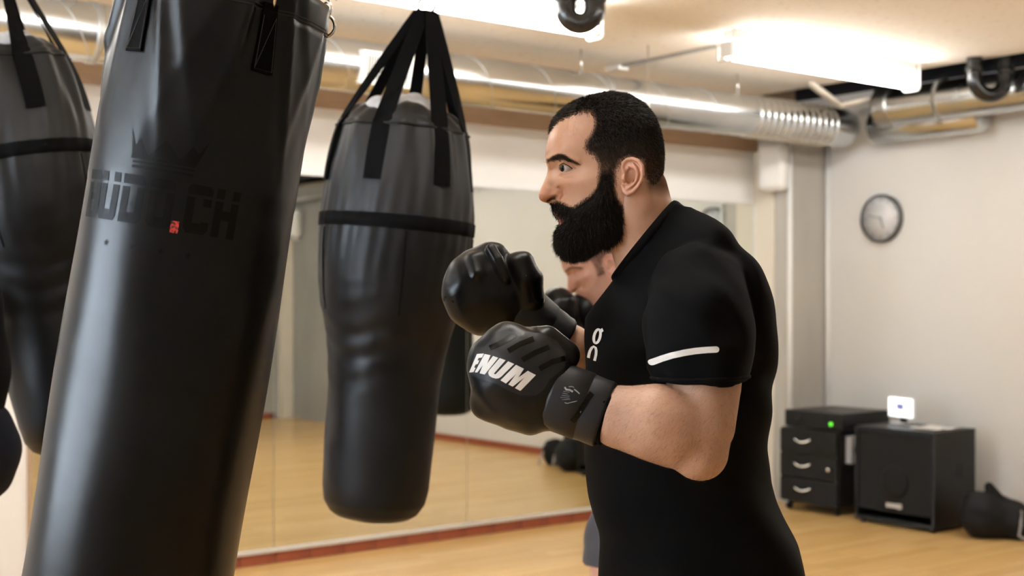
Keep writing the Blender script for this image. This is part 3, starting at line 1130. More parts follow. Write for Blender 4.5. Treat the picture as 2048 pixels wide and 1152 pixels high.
capl = [(.0, .80), (1, .80), (1, .93), (.86, 1), (.14, 1), (0, .93)]
GL = {
    'B': [[(0, .8), (.95, .8), (1, .88), (.9, 1), (0, 1)], Rq(0, 0, .3, .74), [(.62, .5), (.97, .56), (.97, .74), (.62, .74)], [(.3, .38), (.66, .38), (.97, .56), (.62, .52), (.3, .52)], [(.66, .38), (1, .30), (.97, .56)], [(.64, .0), (.86, 0), (1, .12), (1, .34), (.64, .40)], Rq(.3, 0, .64, .14)],
    'U': [Rq(0, .8, .33, 1), Rq(.67, .8, 1, 1), [(0, .1), (.12, 0), (.33, 0), (.33, .74), (0, .74)], [(.67, 0), (.88, 0), (1, .1), (1, .74), (.67, .74)], Rq(.33, 0, .67, .22)],
    'D': [[(0, .8), (1, .8), (1, .9), (.86, 1), (0, 1)], Rq(0, 0, .33, .74), [(.67, 0), (.86, 0), (1, .1), (1, .74), (.67, .74)], Rq(.33, 0, .67, .22)],
    'O': [capl, [(0, .1), (.14, 0), (.33, 0), (.33, .74), (0, .74)], [(.67, 0), (.86, 0), (1, .1), (1, .74), (.67, .74)], Rq(.33, 0, .67, .22)],
    'C': [capl, [(0, .1), (.14, 0), (.33, 0), (.33, .74), (0, .74)], [(.67, 0), (.86, 0), (1, .1), (1, .26), (.67, .26)], Rq(.33, 0, .67, .22), Rq(.67, .58, 1, .74)],
    'H': [Rq(0, .8, .33, 1), Rq(.67, .8, 1, 1), Rq(0, 0, .33, .74), Rq(.67, 0, 1, .74), Rq(.33, .36, .67, .56)],
}


def zb(px, py):
    """height along the bag of the camera-facing line point at a pixel row"""
    return (cp(px, py, D1 - BR)[2] - b0[2])


# centre heights from the photograph: lettering rows at the O: y 367 to 450
tB, hB = 0.0, .073
zO = 1.0


def place_text():
    cells = [('B', -59), ('U', -45.5), ('D', -30.5), ('O', -15), ('C', 4.2), ('H', 19)]
    for ch, deg in cells:
        s0 = math.radians(deg) * BR
        wd = .037
        polys = [[(s0 + (x - .5) * wd, Z_TXT + y * hB) for (x, y) in pl] for pl in GL[ch]]
        bag_decal('letter', polys, M['bag_print'])


Z_TXT = 0.952
place_text()
s0 = math.radians(-6.2) * BR
bag_decal('seal_print', [Rq(s0 - .006, Z_TXT - .004, s0 + .006, Z_TXT + .014)], M['red_print'])
# crown
sc0 = math.radians(-17) * BR


def CRN(pts):
    return [(sc0 + x * .095, Z_TXT + hB + .010 + y * .088) for (x, y) in pts]


crown = [CRN([(-.62, .68), (-.52, .16), (-.40, .16)]), CRN([(-.55, .16), (-.40, .16), (-.30, .30), (-.42, .52), (-.52, .34)]),
         CRN([(-.40, .16), (-.14, .16), (-.14, .22), (-.06, .24), (.0, .54), (-.24, .24), (-.30, .30)]),
         CRN([(.0, .54), (-.06, .24), (.06, .24), (.14, .16), (.20, .22), (.24, .26)]), CRN([(-.14, .16), (.14, .16), (.06, .20), (-.06, .20)]),
         CRN([(.14, .16), (.40, .16), (.55, .34), (.42, .52), (.30, .30), (.24, .26)]),
         CRN([(.40, .16), (.50, .16), (.66, .66), (.52, .40)]),
         CRN([(-.50, 0), (.48, 0), (.48, .05), (-.50, .05)]), CRN([(-.50, .09), (.49, .09), (.49, .125), (-.50, .125)])]
bag_decal('crown_print', crown, M['bag_print'])
for deg in (-42, -26, -11, 3):
    s0 = math.radians(deg) * BR
    st_ = [(s0 + (.0055 if i % 2 == 0 else .0023) * math.sin(math.pi * i / 5), Z_TXT - .034 + (.0055 if i % 2 == 0 else .0023) * math.cos(math.pi * i / 5)) for i in range(10)]
    bag_decal('star_print', [[(s0, Z_TXT - .034), st_[i], st_[(i + 1) % 10]] for i in range(10)], M['bag_print'])

# ------------------------------------------------------------------ uppercut bags
D2 = 3.75
S2 = F / D2


def up_prof():
    # height above bottom (m), radius (m) read from the photograph
    pr = [(0, .002), (.002, .06), (.010, .10), (.025, .125), (.055, .144), (.10, .152), (.20, .158), (.32, .159), (.40, .161), (.48, .167), (.55, .182), (.61, .199), (.68, .212),
          (.74, .2175), (.80, .2195), (.86, .219), (.90, .218), (.95, .214), (1.0, .208), (1.06, .199), (1.10, .191), (1.13, .183), (1.135, .176), (1.15, .168), (1.18, .135), (1.195, .08), (1.197, .002)]
    z = np.array([p[0] for p in pr]); r = np.array([p[1] for p in pr])
    zs = np.unique(np.concatenate([np.linspace(0, .06, 10), np.linspace(.06, 1.12, 80), np.linspace(1.12, 1.197, 16)]))
    return [(float(np.interp(q, z, r)), float(q)) for q in zs]


ST_AZ = [math.radians(a) for a in (-106, -52, -10, 32, 90, 148, 196)]


def up_disp(r, z, a):
    d = 0
    t = max(0, min(1, (z - .80) / .32))
    if r > .05:
        d += t * (.0055 * math.sin(9 * a + 3 * math.sin(4 * z)) + .004 * math.sin(17 * a + 1.3 + 6 * z))
        hi = max(0, 1 - abs(z - .86) / .24)
        d += hi * .0045 * (abs(math.sin(7.5 * a + 9 * z + 1.2 * math.sin(5 * a))) ** .6 - .6) * (.5 + .5 * math.sin(3 * a + 1))
        d += hi * .0022 * math.sin(31 * a - 14 * z)
        d += .0018 * math.sin(5 * a + 9 * z) * math.sin(23 * z + a)
        low = max(0, 1 - abs(z - .52) / .22)
        d += low * .0026 * math.sin(95 * z + 5 * math.sin(2 * a) + 3 * a) * max(0, math.cos(a + 1.9))
        for s in ST_AZ[:6]:
            x = angd(a, s)
            d -= .010 * t * math.exp(-(x / .12) ** 2)
    return max(r + d, .001), z + (.012 * math.sin(4 * a + .6) * t)


def build_upper():
    e = empty('uppercut_bag', (0, 0, 0))
    V, Fc = lathe(up_prof(), 150, up_disp)
    cut = [f for f in Fc if np.mean([V[i][2] for i in f]) < .855]
    top = [f for f in Fc if np.mean([V[i][2] for i in f]) >= .855]
    put('cover', V, cut, M['nylon'], e)
    put('top_sleeve', V, top, M['nylon_grey'], e)
    bv = bvh_of(V, Fc)

    def on(a, z, off):
        d = Vector((math.cos(a), math.sin(a), 0))
        h, nrm, _, _ = bv.ray_cast(d * .6 + Vector((0, 0, z)), -d)
        return (h if h is not None else d * .15 + Vector((0, 0, z))) + d * off
    # dark band round the widest part
    V, Fc = [], []
    n = 120
    for k in range(n):
        a = 2 * math.pi * k / n
        for (z, off) in ((.835, .001), (.837, .004), (.873, .004), (.875, .001)):
            V.append(tuple(on(a, z, off)))
    for k in range(n):
        k2 = (k + 1) % n
        for j in range(3):
            Fc.append((k * 4 + j, k2 * 4 + j, k2 * 4 + j + 1, k * 4 + j + 1))
    put('band', V, Fc, M['webbing'], e)
    # rolled hem at the mouth and pale stuffing showing above
    put('hem', *tube_mesh([tuple(on(2 * math.pi * k / 90, 1.125, .001)) for k in range(90)], .004, 8, closed=True), M['nylon'], e)

    def fs(P):
        d = s_ell(P, (.0, 0, 1.165), (.125, .125, .065))
        return d + .010 * np.sin(P[:, 0] * 50) * np.sin(P[:, 1] * 44 + 1)
    put('stuffing', *surfnet(fs, (-.16, -.16, 1.08), (.16, .16, 1.26), .009), M['fill'], e)
    # side seams
    for a in (-2.62, -1.35, .0, 1.9):
        pts = [tuple(on(a, z, .0005)) for z in np.linspace(.60, .83, 14)]
        put('seam', *tube_mesh(pts, .0022, 6), M['webbing'], e)
    # straps from the ring
    apex = Vector((.035, 0, 1.475))
    for k, a in enumerate(ST_AZ):
        dn = [on(a, z, .003) for z in np.linspace(.965, 1.125, 7)]
        wid = .027 if k < 2 else .022
        path = dn + [on(a, 1.125, .003).lerp(apex + Vector((math.cos(a), math.sin(a), 0)) * .022, t) for t in (.12, .35, .65, .9, 1.0)]
        V, Fc = [], []
        tang = Vector((-math.sin(a), math.cos(a), 0))
        rad = Vector((math.cos(a), math.sin(a), 0))
        for i, q in enumerate(path):
            s = wid * (1 if i < 8 else 1 - .25 * (i - 7) / 4)
            tw = min(1.0, max(0.0, (i - 6) / 2.5))
            tg = tang.lerp(Vector((.8, .5, 0)) if tang.x >= 0 else Vector((-.8, -.5, 0)), .75 * tw)
            for (su, so) in ((-1, 0), (-1, .004), (1, .004), (1, 0)):
                V.append(tuple(q + tg * s * su + rad * so))
        N = len(path)
        for i in range(N - 1):
            for j in range(4):
                j2 = (j + 1) % 4
                Fc.append((i * 4 + j, i * 4 + j2, i * 4 + 4 + j2, i * 4 + 4 + j))
        Fc += [(3, 2, 1, 0), (N * 4 - 4, N * 4 - 3, N * 4 - 2, N * 4 - 1)]
        put('strap', V, Fc, M['webbing'], e, smooth=False)
    put('ring', *torus(apex + Vector((0, 0, .018)), .026, .005, (.3, 1, 0)), M['steel'], e)
    put('snap_hook', *torus(apex + Vector((0, 0, .055)), .018, .0045, (1, .2, 0)), M['steel'], e)
    ch = []
    z = 1.475 + .085
    k = 0
    zt = 1.475 + .085
    while z < 1.78:
        ch.append(torus((.035, 0, z), .014, .0032, (1, 0, 0) if k % 2 else (0, 1, 0), 14, 6))
        z += .023; k += 1
    put('chain', *join(ch), M['steel'], e)
    return e


def copy_tree(o):
    c = o.copy()
    COL.objects.link(c)
    for ch in list(o.children):
        d = ch.copy()
        COL.objects.link(d)
        d.parent = c
    return c


GRP = 'black uppercut bags on straps'
ub = build_upper()
q = cp(746, 1041, D2)
ub.location = cw(q)
ub.rotation_euler = (0, math.radians(4.6), TH)
zl = (SLAB - q[2]) / math.cos(math.radians(4.6)) - .004
ub_rod = ([tube_mesh([(.035, 0, 1.78), (.035, 0, zl)], .006, 8), torus((.035, 0, 1.79), .014, .004, (0, 1, 0))])
tag(ub, 'black uppercut bag with dark band hanging in the middle of the picture', 'punching bag', GRP)
ub2 = copy_tree(ub)
q = cp(160, 903, 3.76)
ub2.location = cw(q)
ub2.rotation_euler = (Matrix.Rotation(TH, 3, 'Z') @ Matrix.Rotation(math.radians(-11), 3, 'Y') @ Matrix.Rotation(.9, 3, 'Z')).to_euler()
put('ceiling_rod', *join(ub_rod), M['steel'], ub)
tag(ub2, 'black uppercut bag leaning at the left edge behind the big bag', 'punching bag', GRP)

# plain bag that the mirror shows
pb = empty('heavy_bag', (1.955, -.945, .60), 'plain dark hanging bag seen only in the mirror beside the uppercut bag', 'punching bag')
prof = [(.002, 0), (.09, .002), (.13, .012), (.152, .035), (.160, .07)] + [(.162, z) for z in np.linspace(.12, 1.02, 12)] + [(.155, 1.06), (.12, 1.10), (.05, 1.13), (.002, 1.135)]
put('cover', *lathe(prof, 48), M['nylon'], pb)
for k in range(4):
    a = math.pi / 4 + k * math.pi / 2
    put('strap', *tube_mesh([(.157 * math.cos(a), .157 * math.sin(a), .95), (.160 * math.cos(a), .160 * math.sin(a), 1.05), (.01 * math.cos(a), .01 * math.sin(a), 1.34)], .01, 6, flat=(.014, .003, (math.cos(a), math.sin(a), 0))), M['webbing'], pb)
put('chain', *tube_mesh([(0, 0, 1.33), (0, 0, SLAB - .60)], .004, 6), M['steel'], pb)

# blue sling at the top of the frame
q = cp(672, -2, 3.2)
sl = empty('ceiling_sling', cw(q), 'small blue webbing sling hanging from the ceiling above the bags', 'strap', rot=(0, 0, TH))
pts = [(-.018, 0, SLAB - q[2]), (-.018, 0, .04), (-.012, 0, .008), (0, 0, 0), (.012, 0, .008), (.018, 0, .04), (.018, 0, SLAB - q[2])]
put('webbing', *tube_mesh(pts, .01, 6, flat=(.012, .003, (1, 0, .01))), M['blue'], sl)


# ------------------------------------------------------------------ heads
HC = (1215.0, 350.0)
HS = 2.3 / F           # metres per pixel at the boxer's head

HEAD_PROFILE = [  # silhouette without hair thickness
    (1220, 187), (1180, 194), (1146, 207.5), (1123, 223), (1109.5, 238), (1103, 253), (1097.6, 271), (1092.5, 292), (1090.7, 307), (1090.8, 316), (1092.5, 326), (1095.2, 335), (1095.3, 341),
    (1093, 351), (1087.6, 364), (1081.5, 377), (1078, 386), (1077.2, 393), (1079.5, 399.5), (1085, 404), (1093, 405.5), (1101, 408), (1104.5, 414), (1106.5, 424), (1110, 432), (1114, 436.5), (1116, 442),
    (1118.5, 446), (1115.5, 451), (1114.5, 457), (1119, 463), (1121, 470), (1119, 480), (1122, 492), (1132, 502), (1150, 505), (1180, 500), (1215, 490), (1250, 478), (1285, 455), (1310, 425), (1320, 395), (1322, 370),
    (1324, 350), (1326, 330), (1326, 309), (1321, 276), (1311, 246), (1294, 219), (1273, 202), (1247, 190)]
HEAD_H = [
    # (px, py, half width in mm)
    (1094, 312, 12), (1100, 312, 27), (1110, 311, 41), (1125, 312, 52), (1150, 312, 61), (1180, 312, 68), (1230, 312, 75), (1270, 312, 76), (1305, 312, 56),
    (1098.5, 338, 7), (1102, 338, 10), (1107, 339, 15), (1112, 340, 23), (1118, 340, 33), (1124, 341, 38.5), (1132, 341, 42.5), (1142, 342, 47), (1155, 341, 55), (1175, 340, 63), (1200, 340, 69), (1230, 340, 72), (1290, 340, 69), (1316, 340, 42),
    (1118, 327, 42), (1130, 326, 49), (1145, 328, 55),
    (1086, 374, 7), (1092, 374, 11), (1100, 373, 14), (1106, 372, 18.5), (1112, 371, 27), (1120, 370, 37), (1132, 369, 47), (1150, 370, 57), (1175, 372, 65), (1210, 375, 69), (1240, 375, 70),
    (1081, 392, 8), (1087, 392, 12.5), (1094, 391, 15), (1102, 390, 17.5), (1110, 390, 19.5), (1117, 390, 21), (1122, 391, 27), (1130, 391, 38), (1150, 392, 52), (1180, 393, 62), (1215, 395, 67), (1290, 390, 58),
    (1108, 411, 14), (1118, 410, 25), (1130, 411, 36), (1150, 415, 48), (1180, 420, 58), (1215, 425, 64), (1260, 425, 60),
    (1119, 440, 15), (1124, 440, 24), (1134, 440, 34), (1150, 441, 44), (1180, 445, 54), (1220, 450, 59), (1260, 450, 52),
    (1124, 480, 14), (1132, 482, 26), (1150, 484, 36), (1180, 482, 46), (1215, 475, 50),
    (1108, 250, 26), (1120, 250, 41), (1150, 250, 60), (1190, 250, 72), (1240, 250, 79), (1290, 250, 64),
    (1105, 285, 33), (1125, 285, 51), (1150, 285, 62),
    (1130, 222, 22), (1150, 215, 42), (1190, 213, 58), (1240, 213, 63), (1275, 220, 52),
    (1190, 197, 28), (1240, 197, 34), (1265, 285, 78), (1310, 285, 48), (1305, 370, 54)]
BEARD = [(1222, 352, 70), (1195, 352, 68.5), (1191, 379, 66), (1176, 398, 61), (1159, 409, 54), (1146, 418, 46.5), (1136, 417, 41), (1123, 408, 31), (1112, 404, 20), (1102, 407, 8), (1101, 411, 0), (1101.5, 418, 0), (1110.5, 426, 0), (1113.5, 431.5, 4), (1125, 437, 25.5), (1126, 448, 27), (1115, 456, 6), (1110, 465, 0), (1109, 479, 0), (1111, 497, 0), (1123, 514, 0), (1141, 522, 0),
         (1172, 517, 0), (1193, 504, 16), (1207, 496, 30), (1220, 496, 42), (1236, 485, 52), (1249, 462, 57), (1251, 438, 60.5), (1240, 418, 65), (1229, 403, 67.5), (1222, 382, 69.5)]
HAIR_POLY = [(1060, 262), (1101, 258), (1114.6, 246), (1130, 239), (1144, 235), (1161, 231), (1178, 234), (1186, 243), (1186, 260), (1180, 277), (1170, 291), (1168, 303), (1175, 312), (1187, 321), (1193, 334), (1194.5, 354), (1192, 385), (1222, 388), (1221, 355),
             (1232, 330), (1252, 322), (1279, 328), (1281, 356), (1291, 376), (1311, 390), (1345, 384), (1360, 250), (1290, 150), (1180, 150), (1090, 190)]
BROW_POLY = [(1093, 320), (1097, 320), (1104, 316), (1114, 313.5), (1125.5, 316), (1137, 324), (1150, 332), (1157, 337), (1149, 335), (1137, 329.5), (1123, 324.5), (1111, 324.5), (1100.6, 325.5), (1094, 327)]
EYE_POLY = [(1117, 339), (1120, 334.6), (1125.5, 333.2), (1133, 336.9), (1142.5, 343.6), (1136.5, 346.8), (1128, 348.4), (1122, 347.4), (1118.5, 343.5)]


def sd_poly(P, poly):
    """signed distance to polygon, negative inside"""
    poly = np.asarray(poly, float)
    d = np.full(len(P), 1e9)
    ins = np.zeros(len(P), bool)
    N = len(poly)
    for i in range(N):
        a, b = poly[i], poly[(i + 1) % N]
        e = b - a
        t = np.clip(((P - a) @ e) / (e @ e), 0, 1)
        d = np.minimum(d, np.linalg.norm(P - a - t[:, None] * e, axis=1))
        c = (a[1] > P[:, 1]) != (b[1] > P[:, 1])
        with np.errstate(divide='ignore', invalid='ignore'):
            xi = a[0] + (P[:, 1] - a[1]) / (b[1] - a[1]) * e[0]
        ins ^= c & (P[:, 0] < xi)
    return np.where(ins, -d, d)


class TPS:
    def __init__(s, pts, val):
        s.p = np.asarray(pts, float) / 100
        n = len(s.p)
        K = s.k(np.linalg.norm(s.p[:, None] - s.p[None], axis=2)) + np.eye(n) * 1e-4
        Q = np.hstack([np.ones((n, 1)), s.p])
        A = np.zeros((n + 3, n + 3))
        A[:n, :n] = K; A[:n, n:] = Q; A[n:, :n] = Q.T
        s.w = np.linalg.solve(A, np.concatenate([val, np.zeros(3)]))

    def k(s, r):
        return np.where(r > 1e-9, r * r * np.log(np.maximum(r, 1e-9)), 0)

    def __call__(s, P):
        P = np.asarray(P, float) / 100
        out = np.empty(len(P))
        for i in range(0, len(P), 20000):
            q = P[i:i + 20000]
            r = np.linalg.norm(q[:, None] - s.p[None], axis=2)
            out[i:i + 20000] = s.k(r) @ s.w[:-3] + s.w[-3] + q @ s.w[-2:]
        return out


def polar_outline(poly, C, NP, sig, front=1.0):
    """angles (denser at the front) and radii of a star-shaped outline"""
    poly = np.asarray(poly, float) - C
    dense = np.concatenate([np.linspace(poly[i], poly[(i + 1) % len(poly)], 24, endpoint=False) for i in range(len(poly))])
    an = np.arctan2(-dense[:, 1], dense[:, 0]); ra = np.hypot(dense[:, 0], dense[:, 1])
    o = np.argsort(an)
    an, ra = an[o], ra[o]
    t = np.linspace(0, 2 * np.pi, NP, endpoint=False)
    ph = t + front * .45 * np.sin(t)       # t = pi is the front of the face
    phw = (ph + np.pi) % (2 * np.pi) - np.pi
    r = np.interp(phw, np.concatenate([an - 2 * np.pi, an, an + 2 * np.pi]), np.tile(ra, 3))
    if sig:
        kx = np.arange(-8, 9)
        kk = np.exp(-(kx / sig) ** 2 / 2); kk /= kk.sum()
        r = np.convolve(np.concatenate([r[-8:], r, r[:8]]), kk, 'valid')
    return ph, r


gsn = lambda P, c, sx, sy: np.exp(-((P[:, 0] - c[0]) / sx) ** 2 - ((P[:, 1] - c[1]) / sy) ** 2)
head_tps = TPS([(a, b) for a, b in HEAD_PROFILE] + [(a, b) for a, b, c in HEAD_H], np.array([0.0] * len(HEAD_PROFILE) + [c * c for a, b, c in HEAD_H]))


def seg_d(P, pts):
    d = np.full(len(P), 1e9)
    pts = np.asarray(pts, float)
    for a, b in zip(pts[:-1], pts[1:]):
        e = b - a
        t = np.clip(((P - a) @ e) / (e @ e), 0, 1)
        d = np.minimum(d, np.linalg.norm(P - a - t[:, None] * e, axis=1))
    return d


EYE_OPEN = [6.5]


def head_h(P, detail=True):
    """half width of the head in mm at photograph pixels"""
    h = np.sqrt(np.maximum(head_tps(P), 0))
    if detail:
        # alar groove, nostril, upper lid fold, bag under eye, cheek bone, temple, eye opening
        h = h - 4.2 * np.exp(-(seg_d(P, [(1117, 378), (1123.5, 384), (1125, 393), (1121, 400)]) / 2.5) ** 2)
        h = h + 3.4 * gsn(P, (1114, 390), 6.5, 7.5) + 1.2 * gsn(P, (1086, 393), 7, 7) - 1.6 * gsn(P, (1101, 387), 5, 7)
        h = h - 10.0 * np.clip(1.5 * np.exp(-(seg_d(P, [(1095, 402.5), (1102, 398), (1109, 396.5)]) / 2.7) ** 2), 0, 1)
        h = h - 1.5 * np.exp(-(seg_d(P, [(1114, 330), (1124, 326.5), (1136, 331), (1149, 341)]) / 2.2) ** 2)
        h = h + 1.5 * np.exp(-(seg_d(P, [(1117, 333), (1125, 329.5), (1134, 333), (1146, 342)]) / 2.0) ** 2)
        h = h + 1.2 * np.exp(-(seg_d(P, [(1121, 349.8), (1129, 351), (1138.5, 348.4)]) / 2.0) ** 2)
        h = h - 1.3 * np.exp(-(seg_d(P, [(1119, 356), (1128, 362), (1140, 361)]) / 3.0) ** 2)
        h = h + 3.2 * np.exp(-(seg_d(P, [(1099, 319), (1115, 316), (1135, 322), (1150, 330)]) / 6.5) ** 2) - 2.2 * gsn(P, (1112, 333), 8, 7) - 1.2 * gsn(P, (1133, 341), 16, 12)
        h = h + 1.5 * gsn(P, (1155, 365), 18, 12) - 1.5 * gsn(P, (1175, 300), 25, 25)
        h = h - 1.5 * np.exp(-(seg_d(P, [(1128, 396), (1136, 408)]) / 5) ** 2)
        e = sd_poly(P, EYE_POLY)
        h = h - EYE_OPEN[0] * np.clip(.5 - e / 1.6, 0, 1)
        # lips
        h = h + 1.0 * np.exp(-(seg_d(P, [(1117, 438), (1126, 440)]) / 4) ** 2)
    return np.maximum(h, 0)


def ear_mesh(side):
    """ear modelled around the photograph's outline; side -1 is towards the camera"""
    hb = .070
    k = HS

    def q(px, py, o):
        return np.array([(px - HC[0]) * k, -side * -1 * 0 + side * (hb + o), (HC[1] - py) * k])

    def off(px):
        return .003 + .016 * np.clip((px - 1236) / 38, 0, 1)
    hel = [(1243, 357, 2.0), (1238, 345, 2.6), (1240, 334, 3.0), (1247, 328.5, 3.2), (1257, 327.5, 3.3), (1267, 332, 3.3), (1274, 343, 3.2), (1275.5, 358, 3.0), (1272, 372, 2.9), (1265, 383, 3.0), (1257, 392, 3.6), (1248, 395, 4.6), (1241, 389, 4.2), (1237, 379, 3.0)]
    ant = [(1257, 338, 2.0), (1263, 346, 2.7), (1266, 358, 2.8), (1263, 371, 2.7), (1255, 380, 2.6), (1248, 384, 2.4)]
    fork = [(1250, 341, 1.8), (1263, 348, 2.4)]
    H = [(q(a, b, off(a)), r / 1000) for a, b, r in hel]
    A = [(q(a, b, off(a) + .001), r / 1000) for a, b, r in ant]
    K = [(q(a, b, off(a)), r / 1000) for a, b, r in fork]

    def f(P):
        px = P[:, 0] / k + HC[0]; py = HC[1] - P[:, 2] / k
        yy = side * P[:, 1] - hb
        pl = np.abs(yy - off(px) + .0035) - .0022
        e2 = (np.hypot((px - 1256) / 19.5, (py - 360) / 33) - 1) * .016
        plate = np.maximum(pl, e2)
        root = np.maximum(np.maximum(np.hypot((px - 1249) / 11, (py - 362) / 24) - 1, -1) * .01, np.maximum(yy - .004 - .006 * np.clip((px - 1240) / 25, 0, 1), -.035 - yy))
        d = s_min(plate, root, .005)
        d = s_min(d, s_chain(P, H), .0025)
        d = s_min(d, s_chain(P, A), .003)
        d = s_min(d, s_chain(P, K), .003)
        d = s_min(d, s_ell(P, q(1241, 366, .006), (.0045, .0050, .0065)), .003)
        d = s_min(d, s_ell(P, q(1248, 390, .006), (.0085, .0045, .007)), .003)
        con = s_ell(P, q(1252, 362, .011), (.0085, .0125, .0135))
        return -s_min(-d, con, .003)
    lo = q(1225, 405, -.03); hi = q(1290, 318, .032)
    lo, hi = np.minimum(lo, hi), np.maximum(lo, hi)
    return surfnet(f, lo, hi, .0013)


EARS = [ear_mesh(-1), ear_mesh(1)]


def head_mesh(NR=110, NP=420):
    """vertices relative to the head centre (metres; x right, y away, z up), faces, pixel coords"""
    C = np.array(HC)
    ph, r = polar_outline(HEAD_PROFILE, C, NP, 1.6)
    t = np.linspace(0, 1, NR + 1)
    rho = 1 - (1 - t) ** 1.9
    dirs = np.stack([np.cos(ph), -np.sin(ph)], 1)
    P = (C + rho[1:, None, None] * (r[:, None] * dirs)[None])     # NR x NP x 2
    flat = np.concatenate([[C], P.reshape(-1, 2)])
    h = head_h(flat) * .001
    h[-NP:] = 0
    n1 = len(flat)
    A = np.stack([(flat[:, 0] - C[0]) * HS, -h, (C[1] - flat[:, 1]) * HS], 1)
    B = A[:n1 - NP] * np.array([1, -1, 1])
    V = np.concatenate([A, B])
    pix = np.concatenate([flat, flat[:n1 - NP]])

    def ia(i, j): return 1 + (i - 1) * NP + j % NP
    Fc = []
    for i in range(1, NR):
        for j in range(NP):
            Fc.append((ia(i, j), ia(i, j + 1), ia(i + 1, j + 1), ia(i + 1, j)))
    for j in range(NP): Fc.append((0, ia(1, j + 1), ia(1, j)))
    ob = n1

    def ib(i, j): return ia(i, j) if i == NR else ob + ia(i, j)
    for i in range(1, NR):
        for j in range(NP):
            Fc.append((ib(i, j), ib(i + 1, j), ib(i + 1, j + 1), ib(i, j + 1)))
    for j in range(NP): Fc.append((ob, ib(1, j), ib(1, j + 1)))
    return V, Fc, pix


HEAD = head_mesh()


def head_attrs(pix, beard_on=1.0):
    hair = np.clip(.5 - sd_poly(pix, HAIR_POLY) / 10, 0, 1)
    # faded sides: thinner towards temple and nape
    fade = np.clip((pix[:, 1] - 285) / 90, 0, 1)
    hair *= 1 - .28 * fade
    hair = np.maximum(hair, .95 * np.clip(.35 - sd_poly(pix, [(a, b) for a, b, c in BEARD]) / 9, 0, 1) * beard_on)
    brow = np.clip(.5 - sd_poly(pix, BROW_POLY) / 4, 0, 1) * .88
    blush = .75 * gsn(pix, (1085, 388), 22, 22) + .5 * gsn(pix, (1118, 391), 12, 12) + .25 * gsn(pix, (1140, 375), 25, 18) + .5 * gsn(pix, (1128, 345), 18, 12) + .2 * gsn(pix, (1120, 280), 40, 30)
    lip = np.clip(.5 - sd_poly(pix, [(1110, 437), (1120, 435), (1130, 441), (1131, 449), (1122, 456), (1110, 457)]) / 3, 0, 1)
    nos = np.clip(1.5 * np.exp(-(seg_d(pix, [(1096, 402), (1102, 398.5), (1108, 397)]) / 2.6) ** 2), 0, 1)  # nostril shade, painted dark into the skin colour
    return np.maximum(np.maximum(hair, brow), .8 * nos), np.clip(blush, 0, 1), lip


def set_attr(o, name, val):
    a = o.data.attributes.new(name, 'FLOAT', 'POINT')
    a.data.foreach_set('value', np.asarray(val, np.float32))


def sample_faces(V, Fc, weight, n):
    """random points on faces, probability by area times weight of the face centre"""
    tri = np.array([(q[0], q[1], q[2]) for q in Fc] + [(q[0], q[2], q[3]) for q in Fc if len(q) == 4])
    a, b, c = V[tri[:, 0]], V[tri[:, 1]], V[tri[:, 2]]
    nr = np.cross(b - a, c - a)
    ar = np.linalg.norm(nr, axis=1)
    wgt = ar * np.maximum(weight(tri), 0)
    wgt /= wgt.sum()
    k = rng.choice(len(tri), n, p=wgt)
    u, v = rng.random(n), rng.random(n)
    m_ = u + v > 1
    u[m_], v[m_] = 1 - u[m_], 1 - v[m_]
    P = a[k] + (b - a)[k] * u[:, None] + (c - a)[k] * v[:, None]
    N = nr[k] / np.maximum(ar[k], 1e-12)[:, None]
    return P, N, tri[k], u, v


def unit(v):
    return v / np.maximum(np.linalg.norm(v, axis=1), 1e-9)[:, None]


def outward(P, N, c=(0, 0, 0)):
    return N * np.where(((P - np.asarray(c)) * N).sum(1) < 0, -1, 1)[:, None]


def comb(flow, N, lift):
    t = flow - (flow * N).sum(1)[:, None] * N
    return unit(t) + N * lift


def strands(name, P, Dv, Ln, wd, mat, parent, curl=.25, label=None):
    n = len(P)
    Dv = unit(Dv)
    sd = unit(np.cross(Dv, rng.normal(size=(n, 3))))
    bend = unit(rng.normal(size=(n, 3))) * (Ln * curl)[:, None]
    w_ = np.broadcast_to(np.asarray(wd), (n,))[:, None]
    mid = P + Dv * (Ln * .5)[:, None] + bend * .35
    tip = P + Dv * Ln[:, None] + bend
    V = np.stack([P - sd * w_, P + sd * w_, mid - sd * w_ * .75, mid + sd * w_ * .75, tip], 1).reshape(-1, 3)
    b = np.arange(n)[:, None] * 5
    T = np.concatenate([b + [0, 1, 3], b + [0, 3, 2], b + [2, 3, 4]])
    o = put(name, V, T, mat, parent, smooth=False)
    o['kind'] = 'stuff'
    if label: o['label'] = label
    return o


# ------------------------------------------------------------------ the boxer
DM = 2.30
org = np.array([cp(1390, 600, DM)[0], DM, 0.0])
man = empty('person', cw(org), 'bearded person in black t-shirt and black boxing gloves, facing left', 'person', rot=(0, 0, TH))


def L(px, py, D):
    return cp(px, py, D) - org


hc = L(HC[0], HC[1], DM)

# neck, arms, legs in one skin surface
neck = [(L(1264, 385, DM), .0635), (L(1279, 440, DM), .063), (L(1297, 500, DM), .064), (L(1318, 580, DM), .066)]
